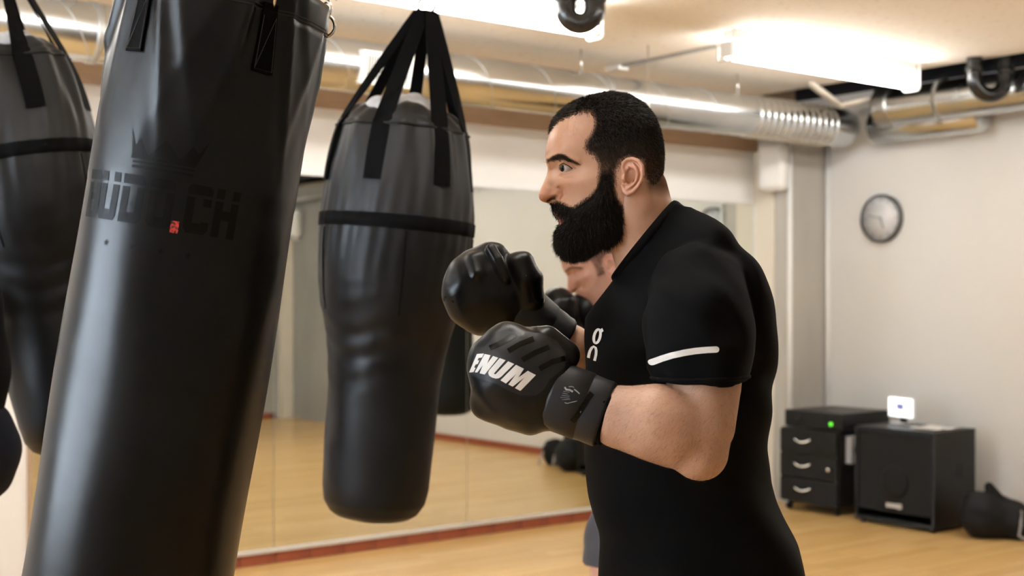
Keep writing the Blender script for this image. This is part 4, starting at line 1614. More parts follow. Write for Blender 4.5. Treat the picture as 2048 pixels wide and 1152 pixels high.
# left arm (towards the camera)
armL = [(L(1412, 590, 2.15), .068), (L(1410, 680, 2.09), .066), (L(1408, 770, 2.06), .0585), (L(1404, 850, 2.045), .052), (L(1398, 898, 2.045), .044)]
foreL = [(L(1398, 898, 2.045), .044), (L(1350, 866, 2.045), .056), (L(1305, 848, 2.045), .0575), (L(1240, 834, 2.05), .050), (L(1180, 815, 2.06), .036), (L(1130, 795, 2.07), .034)]
armR = [(L(1355, 595, 2.47), .068), (L(1315, 690, 2.50), .064), (L(1250, 790, 2.52), .048)]
foreR = [(L(1250, 790, 2.52), .046), (L(1190, 735, 2.50), .052), (L(1140, 695, 2.46), .044), (L(1080, 650, 2.44), .034)]
zc = lambda z, x, y: np.array([x, y, z])
legL = [(zc(.84, -.02, -.085), .09), (zc(.52, -.12, -.13), .065), (zc(.36, -.12, -.13), .058), (zc(.09, -.08, -.13), .038)]
legR = [(zc(.84, .03, .085), .09), (zc(.52, .10, .15), .065), (zc(.36, .14, .15), .058), (zc(.09, .22, .16), .038)]
tor = [(L(1385, 610, DM), .085), (L(1365, 760, DM), .115), (L(1365, 960, DM), .115), (zc(.95, .01, 0), .11)]


def body_sdf(P):
    d = s_chain(P, tor, .05)
    d = s_min(d, s_chain(P, neck), .03)
    for s in (-1, 1):   # neck cords
        d = s_min(d, s_cap(P, L(1284, 405, DM) + np.array([0, s * .0575, 0]), L(1250, 530, DM) + np.array([0, s * .028, 0]), .0115, .012), .010)
        d = s_min(d, s_cap(P, L(1266, 385, DM) + np.array([0, s * .050, 0]), L(1250, 455, DM) + np.array([0, s * .038, 0]), .0195, .019), .03)
    d = s_min(d, s_chain(P, armL), .03)
    d = s_min(d, s_chain(P, armR), .03)
    a = s_chain(P, foreL)
    a = s_min(a, s_ell(P, L(1325, 838, 2.03), (.060, .045, .048)), .03)
    d = s_min(d, a, .009)
    d = s_min(d, s_chain(P, foreR), .014)
    d = -s_min(-d, s_cap(P, L(1326, 772, 1.985), L(1352, 800, 1.985), .007, .003), .012)
    d = s_min(d, s_ell(P, L(1402, 920, 2.045), (.030, .030, .026)), .02)
    for (lg, fx) in ((legL, -.17), (legR, .13)):
        d = s_min(d, s_chain(P, lg), .03)
        an = lg[-1][0]
        ft = s_cap(P, an + np.array([.03, 0, -.05]), an + np.array([-.16, -.01, -.065]), .038, .026)
        d = s_min(d, ft, .03)
    d = s_min(d, s_ell(P, L(1090, 780, 2.07), (.045, .035, .045)), .02)
    d = s_min(d, s_ell(P, L(1030, 610, 2.43), (.045, .035, .045)), .02)
    return d


bv, bq = surfnet(body_sdf, (-.42, -.34, -.03), (.36, .34, 1.62), .008)
hv, hf, hpix = HEAD
ev = []
Vall = [tuple(p) for p in bv]
Fall = [tuple(q) for q in bq.tolist()]
o1 = len(Vall)
Vall += [tuple(p) for p in (hv + hc)]
Fall += [tuple(i + o1 for i in q) for q in hf]
o2 = len(Vall)
for (v, q) in EARS:
    o = len(Vall)
    Vall += [tuple(p) for p in (v + hc)]
    Fall += [tuple(i + o for i in x) for x in q.tolist()]
body = put('body', Vall, Fall, M['skin'], man)
sc_, bl_, lp_ = head_attrs(hpix)
z1 = np.zeros(len(Vall)); z2 = z1.copy(); z3 = z1.copy()
z1[o1:o2] = sc_; z2[o1:o2] = bl_; z3[o1:o2] = lp_
z2[o2:] = .55
# stubble on the nape of the neck
nb = (np.array([p for p in bv]) - hc)
npx = nb[:, 0] / HS + HC[0]; npy = HC[1] - nb[:, 2] / HS
z1[:o1] = np.where(nb[:, 2] > -.12, .8 * np.clip((402 - npy) / 25, 0, 1) * np.clip((npx - 1278) / 14, 0, 1), 0)
# shade on both arms, painted into the skin colour
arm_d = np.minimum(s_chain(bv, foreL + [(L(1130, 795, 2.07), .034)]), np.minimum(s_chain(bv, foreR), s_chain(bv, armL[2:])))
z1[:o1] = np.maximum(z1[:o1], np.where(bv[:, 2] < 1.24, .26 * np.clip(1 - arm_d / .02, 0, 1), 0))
set_attr(body, 'hair_shade', z1); set_attr(body, 'blush', z2); set_attr(body, 'lip', z3)

# eyes and lashes
EM = eye_mat((-.78, -.62, .0))


def eye_at(parent, centre, mat):
    V, Fc = [], []
    n, m_ = 28, 18
    for i in range(m_ + 1):
        for j in range(n):
            a = math.pi * i / m_
            V.append((.0122 * math.sin(a) * math.cos(2 * math.pi * j / n), .0122 * math.sin(a) * math.sin(2 * math.pi * j / n), .0122 * math.cos(a)))
    for i in range(m_):
        for j in range(n):
            Fc.append((i * n + j, (i + 1) * n + j, (i + 1) * n + (j + 1) % n, i * n + (j + 1) % n))
    return put('eye', V, Fc, mat, parent, loc=centre)


for s in (-1, 1):
    c = hc + np.array([(1132.5 - HC[0]) * HS, s * .0295, (HC[1] - 341) * HS])
    eye_at(man, tuple(c), EM if s < 0 else eye_mat((-.95, -.3, .02)))
    lash = []
    for (a, b) in [(1117, 336), (1119.5, 333.6), (1125.5, 332.2), (1133, 335.9), (1142.5, 343)]:
        hh = head_h(np.array([[a, b - 1.0]]))[0] * .001
        lash.append(tuple(hc + np.array([(a - HC[0]) * HS, s * (hh + .0006), (HC[1] - b) * HS])))
    put('eyelashes', *tube_mesh(lash, .00055, 6), M['lash'], man)


def smooth_w(vals):
    return lambda tri: vals[tri].mean(1)


# scalp hair
hairmask = np.clip(.5 - sd_poly(hpix, HAIR_POLY) / 6, 0, 1)
P_, N_, tri, _, _ = sample_faces(hv, hf, smooth_w(np.clip(.6 - sd_poly(hpix, HAIR_POLY) / 12, 0, 1) * (hpix[:, 1] < 430)), 64000)
hp = hpix[tri].mean(1)
N_ = outward(P_, N_)
length = np.interp(hp[:, 1], [180, 260, 320, 380], [.0085, .0080, .0056, .0034]) * rng.uniform(.7, 1.2, len(P_))
flow = np.stack([np.interp(hp[:, 0], [1090, 1150, 1200, 1330], [-.6, -.1, .35, .35]), np.zeros(len(P_)), np.interp(hp[:, 0], [1090, 1180, 1330], [.1, -.25, -.9])], 1)
strands('hair', P_ + hc - N_ * .0008, comb(flow, N_, .62) + rng.normal(size=N_.shape) * .22, length, .00040, M['hair'], man, .2, 'short dark hair, faded at the sides')
bm_ = np.clip(.5 - sd_poly(hpix, BROW_POLY) / 3, 0, 1)
P_, N_, tri, _, _ = sample_faces(hv, hf, smooth_w(bm_), 2600)
N_ = outward(P_, N_)
strands('eyebrows', P_ + hc, N_ * .35 + np.stack([np.ones(len(P_)) * .9, np.zeros(len(P_)), -.05 * np.ones(len(P_))], 1) + rng.normal(size=N_.shape) * .25, rng.uniform(.003, .006, len(P_)), .00024, M['beard'], man)

# beard: solid core and strands
BC = np.array([1175.0, 455.0])
BEARD_IN = [(1120, 480, 29), (1128, 500, 33), (1150, 508, 34), (1140, 470, 50), (1165, 490, 53), (1165, 450, 60), (1190, 470, 64), (1200, 440, 68.5), (1208, 400, 72), (1225, 450, 66), (1150, 435, 52), (1128, 418, 35), (1112, 414, 18), (1180, 420, 65), (1122, 462, 27), (1195, 490, 52), (1205, 370, 71.5)]
btps = TPS([(a, b) for a, b, c in BEARD + BEARD_IN], np.array([c * c for a, b, c in BEARD + BEARD_IN], float))
NPb, NRb = 220, 46
ph, rr = polar_outline([(a, b) for a, b, c in BEARD], BC, NPb, 1.6, 0)
inset = np.clip(np.sin(ph), 0, 1) ** .5 * .14 + np.clip(np.cos(ph), 0, 1) * .06 + .02
rr_full = rr.copy()
rr = np.minimum(rr * (1 - inset), 92 + 0 * rr)
rho = 1 - (1 - np.linspace(0, 1, NRb + 1)) ** 1.9
dirs = np.stack([np.cos(ph), -np.sin(ph)], 1)
PB = np.concatenate([[BC], (BC + rho[1:, None, None] * (rr[:, None] * dirs)[None]).reshape(-1, 2)])
hb_ = np.sqrt(np.maximum(btps(PB), 0)) * .001
hb_[-NPb:] = np.where(hb_[-NPb:] < .014, 0, hb_[-NPb:])
# a tucked-in skirt so the rim meets the skin
A = np.stack([(PB[:, 0] - HC[0]) * HS, -hb_, (HC[1] - PB[:, 1]) * HS], 1)
rim = A[-NPb:].copy()
rim[:, 1] = np.minimum(rim[:, 1] + .008, 0)
A = np.concatenate([A, rim])
fb = []
for i in range(1, NRb + 1):
    for j in range(NPb):
        a0_, a1_ = 1 + (i - 1) * NPb + j, 1 + (i - 1) * NPb + (j + 1) % NPb
        fb.append((a0_, a1_, a1_ + NPb, a0_ + NPb))
for j in range(NPb): fb.append((0, 1 + (j + 1) % NPb, 1 + j))
A2 = A * np.array([1, -1, 1])
fb2 = [tuple(i + len(A) for i in q[::-1]) for q in fb]
AV = np.concatenate([A, A2]); AF = fb + fb2
beard = put('beard', AV + hc, AF, M['beard'], man)
beard['label'] = 'full dark beard and moustache'
tt = np.concatenate([PB, PB[-NPb:]])
tt2 = np.concatenate([tt, tt])
dist_in = -sd_poly(tt2, [(a, b) for a, b, c in BEARD])
P_, N_, tri, _, _ = sample_faces(AV, AF, lambda tri: np.where(dist_in[tri].mean(1) > -.6, 1.0, 0), 34000)
hp = tt2[tri].mean(1)
dd = dist_in[tri].mean(1)
N_ = outward(P_, N_, ((BC[0] - HC[0]) * HS, 0, (HC[1] - BC[1]) * HS))
ln = np.clip(.0045 + dd * .0005 + np.clip((hp[:, 1] - 430) / 60, 0, 1) * .005, .003, .014) * rng.uniform(.6, 1.25, len(P_))
fl = np.stack([np.where(hp[:, 0] < 1135, -.15, .15), np.zeros(len(P_)), -np.ones(len(P_)) * .9], 1)
st_ = strands('beard_strands', P_ + hc - N_ * .001, comb(fl, N_, .6) + rng.normal(size=N_.shape) * .3, ln, .00026, M['beard'], beard, .4)
# softer edge: sparse stubble over the cheek line
sdb = sd_poly(hpix, [(a, b) for a, b, c in BEARD])
edge = np.clip(.55 - sdb / 10, 0, 1) * np.clip(1.2 + sdb / 34, 0, 1) * (hpix[:, 1] < 500)
P_, N_, tri, _, _ = sample_faces(hv, hf, smooth_w(edge), 22000)
N_ = outward(P_, N_)
strands('cheek_stubble', P_ + hc, comb(np.tile(np.array([[-.1, 0, -.8]]), (len(P_), 1)), N_, .4) + rng.normal(size=N_.shape) * .25, rng.uniform(.004, .009, len(P_)), .00022, M['beard'], beard, .3)
# arm hair
wa = lambda tri: (np.linalg.norm(bv[tri].mean(1) - L(1310, 850, 2.0), axis=1) < .13) * (bv[tri].mean(1)[:, 1] < -.17) * 1.0
P_, N_, tri, _, _ = sample_faces(bv, bq.tolist(), wa, 11000)
N_ = np.where(((P_ - L(1320, 850, 2.06)) * N_).sum(1)[:, None] < 0, -N_, N_)
strands('arm_hair', P_, comb(np.tile(np.array([[-.45, 0, -.6]]), (len(P_), 1)), N_, .22) + rng.normal(size=N_.shape) * .26, rng.uniform(.005, .011, len(P_)), .00006, M['hair'], man, .5)

# t-shirt
SL = [  # row, front x, back x, half width (m)
    (398, 1334, 1344, .03), (412, 1331, 1348, .05), (425, 1326, 1372, .075), (440, 1316, 1390, .105), (455, 1306, 1410, .135), (470, 1297, 1428, .155), (500, 1274, 1442, .168), (520, 1257, 1456, .175), (540, 1238, 1470, .182), (580, 1212, 1493, .188), (620, 1194, 1509, .19),
    (680, 1182, 1524, .188), (720, 1180, 1526, .186), (800, 1179, 1524, .184), (890, 1176, 1520, .182), (960, 1175, 1532, .184), (1000, 1176, 1546, .186), (1033, 1183, 1562, .19), (1062, 1195, 1579, .192), (1085, 1198, 1592, .193), (1120, 1199, 1603, .196), (1152, 1200, 1605, .196), (1240, 1204, 1605, .196)]
sz = np.array([CZ + (HOR - a) * DM / F for a, *_ in SL])[::-1]
sf = np.array([(b - 1024) * DM / F - org[0] for a, b, c, d in SL])[::-1]
sbk = np.array([(c - 1024) * DM / F - org[0] for a, b, c, d in SL])[::-1]
shw = np.array([d for *_, d in SL])[::-1]
zz = np.linspace(sz[0], sz[-1], 400)
ker = np.exp(-(np.arange(-12, 13) / 5.0) ** 2); ker /= ker.sum()


def sm(v):
    q = np.interp(zz, sz, v)
    return np.convolve(np.concatenate([np.full(12, q[0]), q, np.full(12, q[-1])]), ker, 'valid')


SFz, SBz, SWz = sm(sf), sm(sbk), sm(shw)
HEMZ = CZ + (HOR - 1200) * DM / F
NK0, NK1 = L(1350, 410, DM), L(1239, 545, DM)
ndir = np.cross(NK1 - NK0, np.array([.12, 1.0, 0])); ndir /= np.linalg.norm(ndir)
if ndir[2] < 0: ndir = -ndir
slL = [(L(1398, 586, 2.15), .082), (L(1396, 650, 2.095), .0885), (L(1400, 720, 2.068), .0815), (L(1409, 775, 2.055), .0685)]
slR = [(L(1350, 575, 2.46), .088), (L(1315, 670, 2.49), .082), (L(1275, 745, 2.51), .070)]
hemL = L(1411, 765, 2.05); dirL = np.array([.02, .02, -1.0]); dirL /= np.linalg.norm(dirL)
hemR = L(1290, 725, 2.51); dirR = L(1275, 745, 2.51) - L(1315, 670, 2.49); dirR /= np.linalg.norm(dirR)


def folds(P):
    x, y, z = P[:, 0], P[:, 1], P[:, 2]
    f = .0036 * np.sin(26 * (z + .5 * x) + 5 * np.sin(6 * y + 3 * x)) * np.clip((1.22 - z) / .2, 0, 1)
    f += .0036 * np.sin(44 * (x * .8 - z * .5) + 2 * np.sin(9 * z)) * np.clip((z - 1.2) / .15, 0, 1)
    f += .0024 * np.sin(70 * (x + .35 * z) + 4 * np.sin(11 * z + 2 * y)) * np.clip((z - 1.0) / .2, 0, 1)
    return f


def shirt_sdf(P):
    z = P[:, 2]
    f_, b_, w_ = np.interp(z, zz, SFz), np.interp(z, zz, SBz), np.interp(z, zz, SWz)
    k = .32 * np.clip((z - 1.0) / .35, 0, 1)
    x = P[:, 0] + k * (P[:, 1])
    a = np.maximum((b_ - f_) / 2, .004)
    c = (b_ + f_) / 2
    u = np.abs((x - c) / a); v = np.abs(P[:, 1] / w_)
    e = 2.25
    d = ((u ** e + v ** e) ** (1 / e) - 1) * np.minimum(a, w_)
    d = np.maximum(d, z - (CZ + (HOR - 419) * DM / F))
    d = d + folds(P)
    sl = np.maximum(s_chain(P, slL, .01), (P - hemL) @ dirL) + .6 * folds(P * 1.3)
    d = s_min(d, sl, .008)
    sr = np.maximum(s_chain(P, slR, .01), (P - hemR) @ dirR)
    d = s_min(d, sr, .016)
    d = np.maximum(d, HEMZ + .006 * np.sin(P[:, 0] * 20 + P[:, 1] * 14) - z)
    nk = s_chain(P, neck)
    pl = (P - NK1) @ ndir
    d = s_min(d, np.maximum(nk - .007, -.09 - pl), .03)
    return np.maximum(d, pl)


sv, sq = surfnet(shirt_sdf, (-.36, -.36, HEMZ - .03), (.32, .34, 1.56), .0075)
shirt = put('t_shirt', sv, sq, M['shirt'], man)
shirt['label'] = 'black t-shirt'
sbv = bvh_of(sv, sq.tolist())
# sleeve hem line and neck rib
nb_pts = []
nc = (NK0 + NK1) / 2
e1 = (NK0 - NK1) / np.linalg.norm(NK0 - NK1)
e2 = np.cross(ndir, e1)
tt_ = np.linspace(0, .16, 400)
for i in range(64):
    a = 2 * math.pi * i / 64
    dv = e1 * math.cos(a) + e2 * math.sin(a)
    g_ = s_chain(nc + tt_[:, None] * dv, neck) - .005
    k_ = int(np.argmax(g_ > 0)) if (g_ > 0).any() else len(tt_) - 1
    nb_pts.append(tuple(nc + tt_[k_] * dv - ndir * .001))
put('collar', *tube_mesh(nb_pts, .005, 10, closed=True, flat=(.0062, .0085, tuple(ndir))), M['ribbing'], man)
hm = []
for i in range(60):
    a = 2 * math.pi * i / 60
    c = hemL - dirL * .002
    dv = Vector((math.cos(a), math.sin(a), .02 * math.cos(a)))
    h_, n_, _, _ = sbv.ray_cast(Vector(c - dirL * .006) + dv * .12, -dv)
    if h_ is not None: hm.append(tuple(h_))
put('sleeve_hem', *tube_mesh(hm, .0035, 8, closed=True), M['ribbing'], man)

# prints on the shirt
decal('sleeve_stripe', stroke([(1313, 728), (1330, 719), (1348, 712), (1370, 706.5), (1394, 702.5), (1415, 700.5), (1434, 699.5)], 12.5), 1.98, sbv, org, M['white_print'], shirt)


def zm(pts, ox, oy, s):
    return [(ox + a / s, oy + b / s) for a, b in pts]


ring = [(497 + 62 * math.cos(t) * .98 + 165 * math.sin(t) * .20, 415 + 62 * math.cos(t) * .0 - 165 * math.sin(t)) for t in np.linspace(0, 2 * math.pi, 33)]
logo = stroke(zm(ring, 1160, 640, 11.52), 4.6, False)
logo += stroke(zm([(325, 965), (338, 860), (355, 780), (385, 705), (425, 665), (460, 690), (473, 760), (468, 850), (440, 1010)], 1160, 640, 11.52), 4.5, False)
logo += [zm([(555, 262), (608, 213), (632, 285), (585, 330)], 1160, 640, 11.52)]
decal('chest_logo', logo, 2.17, sbv, org, M['white_print'], shirt, 3)

# trousers and legs
hip = [(zc(1.0, .03, 0), .145), (zc(.86, .03, 0), .15)]


def trouser_sdf(P):
    d = s_ell(P, (.02, 0, .88), (.150, .155, .13))
    for lg in (legL, legR):
        q = [(p, r + (.018 if i < 3 else .022)) for i, (p, r) in enumerate(lg)]
        d = s_min(d, s_chain(P, q), .04)
    d = d + .003 * np.sin(P[:, 2] * 50 + P[:, 0] * 20) * np.sin(P[:, 1] * 30)
    return np.maximum(np.maximum(d, .07 - P[:, 2]), P[:, 2] - .98)


put('trousers', *surfnet(trouser_sdf, (-.3, -.3, .04), (.36, .3, 1.06), .012), M['trouser'], man)


# ------------------------------------------------------------------ boxing gloves
def glove(parent, Lf, D, body_pts, flat, extras, k, cuff, cuff_r, name_label, lo, hi, res=.0035, wr=.0006):
    base = body_pts[0][0]

    def f(P):
        Q = P.copy()
        Q[:, 1] = base[1] + (P[:, 1] - base[1]) / flat
        B = [((p[0], base[1] + (p[1] - base[1]) / flat, p[2]), r) for p, r in body_pts]
        d = s_chain(Q, B, .01) * min(1, flat)
        for (e, kk) in extras:
            d = s_min(d, s_chain(P, e), kk)
        d = d + wr * np.sin(P[:, 0] * 160 + 40 * P[:, 2]) * np.sin(P[:, 2] * 60 + 3) + wr * .8 * np.sin(P[:, 2] * 130 - P[:, 0] * 60 + 2)
        return d
    V, Q = surfnet(f, lo, hi, res)
    g_ = put('boxing_glove', V, Q, M['leather'], parent)
    g_['label'] = name_label
    return g_, bvh_of(V, Q.tolist())


gL_D = 2.07
gl, glb = glove(man, L, gL_D,
                [(L(1036, 751, gL_D), .0785), (L(1060, 768, gL_D), .074), (L(1105, 792, gL_D), .056)], .74,
                [([(L(1128, 712, gL_D + .012), .026), (L(1092, 684, gL_D + .012), .0265), (L(1066, 682, gL_D + .014), .024)], .006),
                 ([(L(1012, 676, gL_D + .005), .022), (L(975, 715, gL_D), .026)], .022),
                 ([(L(966, 812, gL_D + .012), .020), (L(1060, 838, gL_D + .014), .022)], .02)],
                .02, None, None, 'left boxing glove with white lettering', L(910, 900, gL_D) - np.array([0, .1, 0]), L(1165, 620, gL_D) + np.array([0, .1, 0]))


def cuff_mesh(a, b, ra, rb, flatten, n=44):
    a = np.array(a); b = np.array(b)
    pts = [a, a + (b - a) * .01, a + (b - a) * .06, a + (b - a) * .3, a + (b - a) * .60, a + (b - a) * .615, a + (b - a) * .63, a + (b - a) * .80, a + (b - a) * .95, b, b - (b - a) * .03]
    rs = [ra * .9, ra * .98, ra, ra * 1.01, (ra + rb) / 2 * 1.01, (ra + rb) / 2 * .975, (ra + rb) / 2 * .985, rb * 1.0, rb, rb * .97, rb * .86]
    V, Fc = tube_mesh(pts, rs, n)
    V = np.array(V)
    mid = (a + b) / 2
    V[:, 1] = mid[1] + (V[:, 1] - mid[1]) * flatten
    # gentle creases
    ax = (b - a) / np.linalg.norm(b - a)
    t = (V - a) @ ax
    an = np.arctan2(V[:, 1] - mid[1], V[:, 2] - mid[2])
    V += (V - (a + t[:, None] * ax)) * (.012 * np.sin(an * 5 + t * 60) + .010 * np.sin(an * 9 - t * 90))[:, None]
    return V, Fc


cV, cF = cuff_mesh(L(1104, 789, gL_D), L(1212, 829, 2.055), .055, .054, .92)
cf = put('cuff', cV, cF, M['leather_matt'], gl)
cfb = bvh_of(cV, cF)
bandr = cuff_mesh(L(1198, 824, 2.057), L(1221, 832, 2.052), .0500, .0495, .93)
put('wrist_wrap', *bandr, M['webbing'], gl)

N9 = lambda pts: zm(pts, 920, 680, 9.6)
Z2 = lambda pts: zm(pts, 860, 460, 2.505)
panel = [(228, 590), (200, 735), (330, 770), (395, 805), (450, 828), (530, 830), (570, 800), (600, 750), (680, 690), (684, 620), (640, 560), (560, 520), (480, 515), (455, 545), (420, 520), (380, 500), (330, 525), (270, 590)]
decal('back_panel', [Z2(panel)], 2.015, glb, org, M['leather_matt'], gl, 5, .0005)
letters = {'E': [(325, 285), (462, 273), (425, 348), (358, 360), (336, 408), (372, 402), (345, 470), (300, 486), (272, 540), (300, 552), (258, 632), (170, 648)],
           'N': [(475, 283), (588, 303), (522, 465), (637, 315), (737, 347), (478, 670), (378, 652), (440, 495), (330, 640), (283, 632)],
           'U': [(765, 352), (877, 392), (655, 645), (672, 662), (692, 655), (925, 412), (1040, 462), (800, 700), (750, 735), (690, 743), (620, 725), (565, 690), (545, 640), (560, 590)],
           'M': [(1075, 478), (1225, 553), (1120, 715), (1300, 592), (1455, 672), (1160, 972), (1055, 918), (1235, 715), (1010, 890), (930, 850), (1080, 650), (885, 833), (780, 775)]}
for ch, pl in letters.items():
    decal('letter', [N9(pl)], 2.015, glb, org, M['white_print'], gl, 5, .001)
Z2 = lambda pts: zm(pts, 860, 460, 2.505)
for pts in ([(300, 595), (350, 572), (425, 528)], [(392, 608), (450, 575), (520, 548)], [(462, 652), (530, 615), (598, 590)], [(548, 697), (610, 664), (680, 648)]):
    decal('stripe_print', stroke(Z2(pts), 10.5, False), 2.015, glb, org, M['gloss_print'], gl, 5, .001)
Z8 = lambda pts: zm(pts, 1080, 740, 7.2)
scr = [stroke(Z8(p), w_, False) for p, w_ in (([(362, 262), (385, 295), (430, 300), (480, 325)], 3.6), ([(420, 255), (465, 252), (500, 268)], 1.6), ([(495, 288), (535, 318), (578, 357)], 2.4),
                                              ([(345, 318), (430, 332)], .8), ([(330, 345), (410, 360)], .8), ([(320, 375), (430, 390)], .8), ([(300, 405), (430, 415)], .8), ([(320, 440), (440, 430)], .9), ([(360, 480), (400, 490), (540, 455)], 1.4))]
decal('scuffed_logo', [q for s_ in scr for q in s_], 2.0, cfb, org, M['scuff'], gl, 4)
decal('cuff_stripe', stroke(Z8([(760, 345), (690, 430), (610, 560), (540, 680), (470, 760)]), 11, False), 2.0, cfb, org, M['gloss_print'], gl, 4)

gR_D = 2.43
gr, grb = glove(man, L, gR_D,
                [(L(970, 583, gR_D), .081), (L(992, 592, gR_D), .078), (L(1020, 604, gR_D), .058)], .78,
                [([(L(1060, 598, gR_D - .03), .027), (L(1054, 560, gR_D - .034), .030), (L(1041, 531, gR_D - .028), .028)], .005),
                 ([(L(984, 512, gR_D - .01), .026), (L(938, 545, gR_D), .028)], .02),
                 ([(L(983, 498, gR_D - .045), .010), (L(996, 520, gR_D - .058), .011), (L(1012, 556, gR_D - .062), .009)], .008),
                 ([(L(950, 520, gR_D - .035), .012), (L(955, 548, gR_D - .055), .010)], .012)],
                .02, None, None, 'right boxing glove raised in front', L(850, 700, gR_D) - np.array([0, .13, 0]), L(1120, 460, gR_D) + np.array([0, .11, 0]))
c2V, c2F = cuff_mesh(L(1030, 615, gR_D), L(1122, 684, 2.45), .052, .049, .95)
put('cuff', c2V, c2F, M['leather_matt'], gr)


# ------------------------------------------------------------------ other people
EYE_OPEN[0] = -1.2          # lowered lids
hv, hf, hpix = head_mesh(60, 240)
sc_, bl_, lp_ = head_attrs(hpix, .35)
hairmask = np.clip(.5 - sd_poly(hpix, HAIR_POLY) / 6, 0, 1)
def simple_person(name, X0, D0, label, pose, skin, head_rot, top_mat, bottom_mat, short_cut, hair_mat, with_top=True):
    og = np.array([X0, D0, 0.0])
    e = empty(name, cw(og), label, 'person', rot=(0, 0, TH))
    pz = {k: [(np.array(p) - og, r) for p, r in v] for k, v in pose.items()}
    hd = pz['head'][0][0]
    Rm = np.array(Matrix.Rotation(head_rot, 3, 'Y'))

    def f(P):
        d = s_chain(P, pz['torso'], .05)
        d = s_min(d, s_chain(P, pz['neck']), .03)
        for kx in ('armL', 'armR'):
            d = s_min(d, s_chain(P, pz[kx]), .025)
        for kx in ('legL', 'legR'):
            d = s_min(d, s_chain(P, pz[kx]), .04)
            a_ = pz[kx][-1][0]
            d = s_min(d, s_cap(P, a_ + np.array([.03, 0, -.045]), a_ + np.array([-.15, 0, -.058]), .038, .025), .03)
        return d
    allp = np.array([p for v in pz.values() for p, r in v])
    V, Q = surfnet(f, allp.min(0) - .22, allp.max(0) + .2, .014)
    hv2 = hv * .98 @ Rm.T + hd
    Va = [tuple(p) for p in V]; Fa = [tuple(q) for q in Q.tolist()]
    n1 = len(Va)
    Va += [tuple(p) for p in hv2]; Fa += [tuple(i + n1 for i in q) for q in hf]
    n2 = len(Va)
    for (v, q) in EARS:
        o = len(Va)
        Va += [tuple(p) for p in (v * .98 @ Rm.T + hd)]
        Fa += [tuple(i + o for i in x) for x in q.tolist()]
    b = put('body', Va, Fa, skin, e)
    a1_ = np.zeros(len(Va)); a2_ = a1_.copy(); a3_ = a1_.copy()
    a1_[n1:n2] = sc_ * .55; a2_[n1:n2] = bl_; a3_[n1:n2] = lp_; a2_[n2:] = .4
    set_attr(b, 'hair_shade', a1_); set_attr(b, 'blush', a2_); set_attr(b, 'lip', a3_)
    P_, N_, tri, _, _ = sample_faces(hv, hf, smooth_w(hairmask * (hpix[:, 1] < 400)), 6000)
    N_ = outward(P_, N_)
    strands('hair', (P_ * .98) @ Rm.T + hd, (N_ * .8 + np.array([.3, 0, -.2])) @ Rm.T, rng.uniform(.008, .014, len(P_)), .0006, hair_mat, e)

    def ft(P):
        d = s_chain(P, [(p, r + .012) for p, r in pz['torso']], .05)
        for kx in ('armL', 'armR'):
            c = [(p, r + .014) for p, r in pz[kx][:2]]
            a_, b_ = c[0][0], c[1][0]
            dr = (b_ - a_) / np.linalg.norm(b_ - a_)
            d = s_min(d, np.maximum(s_chain(P, c), (P - (a_ + (b_ - a_) * .6)) @ dr), .025)
        nk = s_chain(P, pz['neck']) - .006
        return np.maximum(np.maximum(d, -nk), pz['torso'][-1][0][2] - .04 - P[:, 2])
    put('t_shirt', *surfnet(ft, allp.min(0) - .25, allp.max(0) + .22, .014), top_mat, e)

    def fb_(P):
        d = s_ell(P, pz['torso'][-1][0] + np.array([.02, 0, -.03]), (.165, .175, .16))
        for kx in ('legL', 'legR'):
            d = s_min(d, s_chain(P, [(p, r + .022) for p, r in pz[kx][:3]]), .04)
        d = d + .003 * np.sin(P[:, 2] * 60) * np.sin(P[:, 0] * 40)
        return np.maximum(np.maximum(d, short_cut - P[:, 2]), P[:, 2] - (pz['torso'][-1][0][2] + .10))
    put('shorts', *surfnet(fb_, allp.min(0) - .25, (allp.max(0)[0] + .25, allp.max(0)[1] + .25, pz['torso'][-1][0][2] + .2), .013), bottom_mat, e)
    return e, og


D4 = 4.10
H4 = cp(1197, 528, D4)


def c4(px, py, D=D4): return cp(px, py, D)


pose2 = {
    'head': [(c4(1197, 532), .1)], 'neck': [(c4(1215, 552), .052), (c4(1250, 618), .06)],
    'torso': [(c4(1272, 650), .125), (c4(1295, 760), .13), (c4(1310, 880), .125)],
    'armL': [(c4(1262, 655, 3.93), .058), (c4(1238, 760, 3.86), .042), (c4(1165, 705, 3.93), .036), (c4(1125, 640, 3.98), .032)],
    'armR': [(c4(1250, 655, 4.27), .058), (c4(1230, 760, 4.33), .042), (c4(1190, 700, 4.28), .036), (c4(1172, 640, 4.22), .032)],
    'legL': [(c4(1290, 925, 4.0), .088), (c4(1222, 1085, 3.98), .064), (c4(1214, 1140, 3.98), .052), (c4(1245, 1400, 4.0), .036)],
    'legR': [(c4(1320, 925, 4.2), .088), (c4(1330, 1100, 4.25), .062), (c4(1345, 1160, 4.25), .052), (c4(1400, 1398, 4.26), .036)]}
pose2['legL'][-1] = (np.array([pose2['legL'][-1][0][0], 4.0, .085]), .036)
pose2['legR'][-1] = (np.array([pose2['legR'][-1][0][0], 4.26, .085]), .036)
hem2 = CZ + (HOR - 1112) * D4 / F
p2, og2 = simple_person('person', c4(1300, 600)[0], D4, 'person with lowered face and black gloves training behind the bearded boxer', pose2, M['skin2'], math.radians(-22), M['shirt'], M['grey_shorts'], hem2, M['hair_brown'])
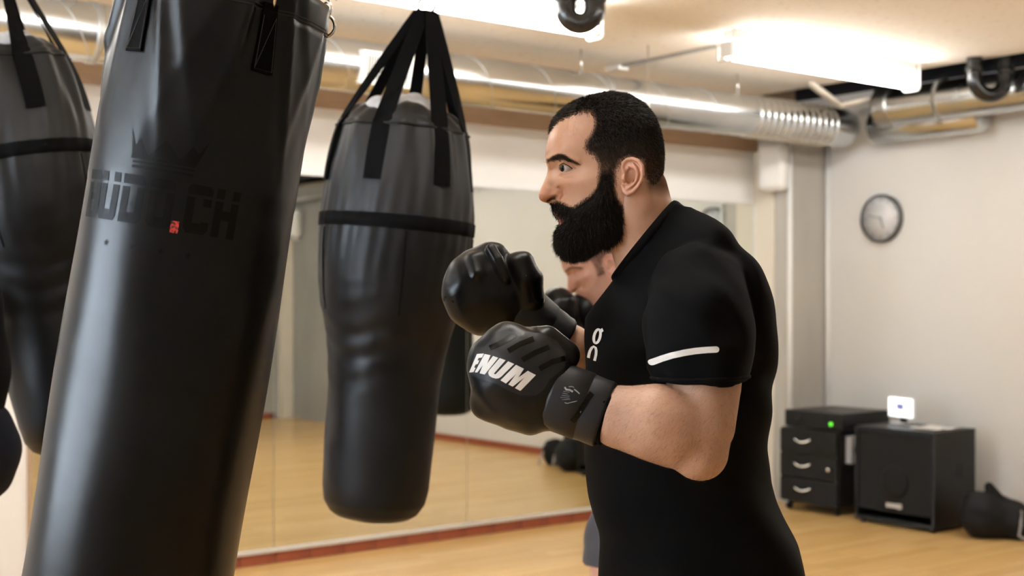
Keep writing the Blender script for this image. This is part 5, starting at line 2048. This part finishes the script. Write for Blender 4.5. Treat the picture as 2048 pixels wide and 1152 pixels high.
for (px, py, D, rx, lab) in ((1116, 622, 3.98, .062, 'black glove in front of the chin'), (1174, 625, 4.12, .062, 'black glove held behind the other one')):
    c = cp(px, py, D) - og2

    def fg(P, c=c, rx=rx):
        d = s_ell(P, c, (rx, .058, .074))
        d = s_min(d, s_cap(P, c + np.array([.02, 0, -.04]), c + np.array([.055, 0, -.10]), .045, .042), .02)
        return s_min(d, s_cap(P, c + np.array([.03, -.03, .03]), c + np.array([.035, -.035, -.02]), .022, .022), .006)
    g_ = put('boxing_glove', *surfnet(fg, c - .17, c + .13, .007), M['leather'], p2)
    g_['label'] = lab

D5 = 3.3


def c5(px, py, D=D5): return cp(px, py, D)


pose3 = {   # stands mostly outside the left edge
    'head': [(c5(-125, 470), .1)], 'neck': [(c5(-112, 500), .052), (c5(-95, 560), .06)],
    'torso': [(c5(-100, 610), .115), (c5(-92, 740), .112), (c5(-112, 880), .125)],
    'armL': [(c5(-100, 600, 3.1), .055), (c5(-110, 770, 3.05), .042), (c5(-230, 700, 3.08), .034), (c5(-270, 650, 3.1), .032)],
    'armR': [(c5(-110, 600, 3.5), .055), (c5(-130, 770, 3.55), .042), (c5(-250, 720, 3.5), .034), (c5(-290, 680, 3.5), .032)],
    'legL': [(c5(-118, 930, 3.2), .085), (c5(-130, 1200, 3.2), .062), (c5(-135, 1300, 3.2), .052), (np.array([c5(-110, 600)[0], 3.2, .085]), .036)],
    'legR': [(c5(-114, 930, 3.4), .085), (c5(-70, 1200, 3.42), .062), (c5(-66, 1300, 3.42), .052), (np.array([c5(-40, 600)[0], 3.42, .085]), .036)]}
p3, og3 = simple_person('person', c5(-90, 600)[0], D5, 'person in dark navy shorts cut off by the left edge of the picture', pose3, M['skin2'], 0.0, M['shirt'], M['navy'], .50, M['hair_brown'])


for (px, py, D, lab) in ((-285, 640, 3.1, 'near glove, out of the frame'), (-300, 672, 3.5, 'far glove, out of the frame')):
    c = cp(px, py, D) - og3

    def fg(P, c=c):
        d = s_ell(P, c, (.068, .055, .066))
        return s_min(d, s_cap(P, c + np.array([.03, 0, -.03]), c + np.array([.09, 0, -.07]), .045, .042), .02)
    put('boxing_glove', *surfnet(fg, c - .17, c + .15, .009), M['leather'], p3)
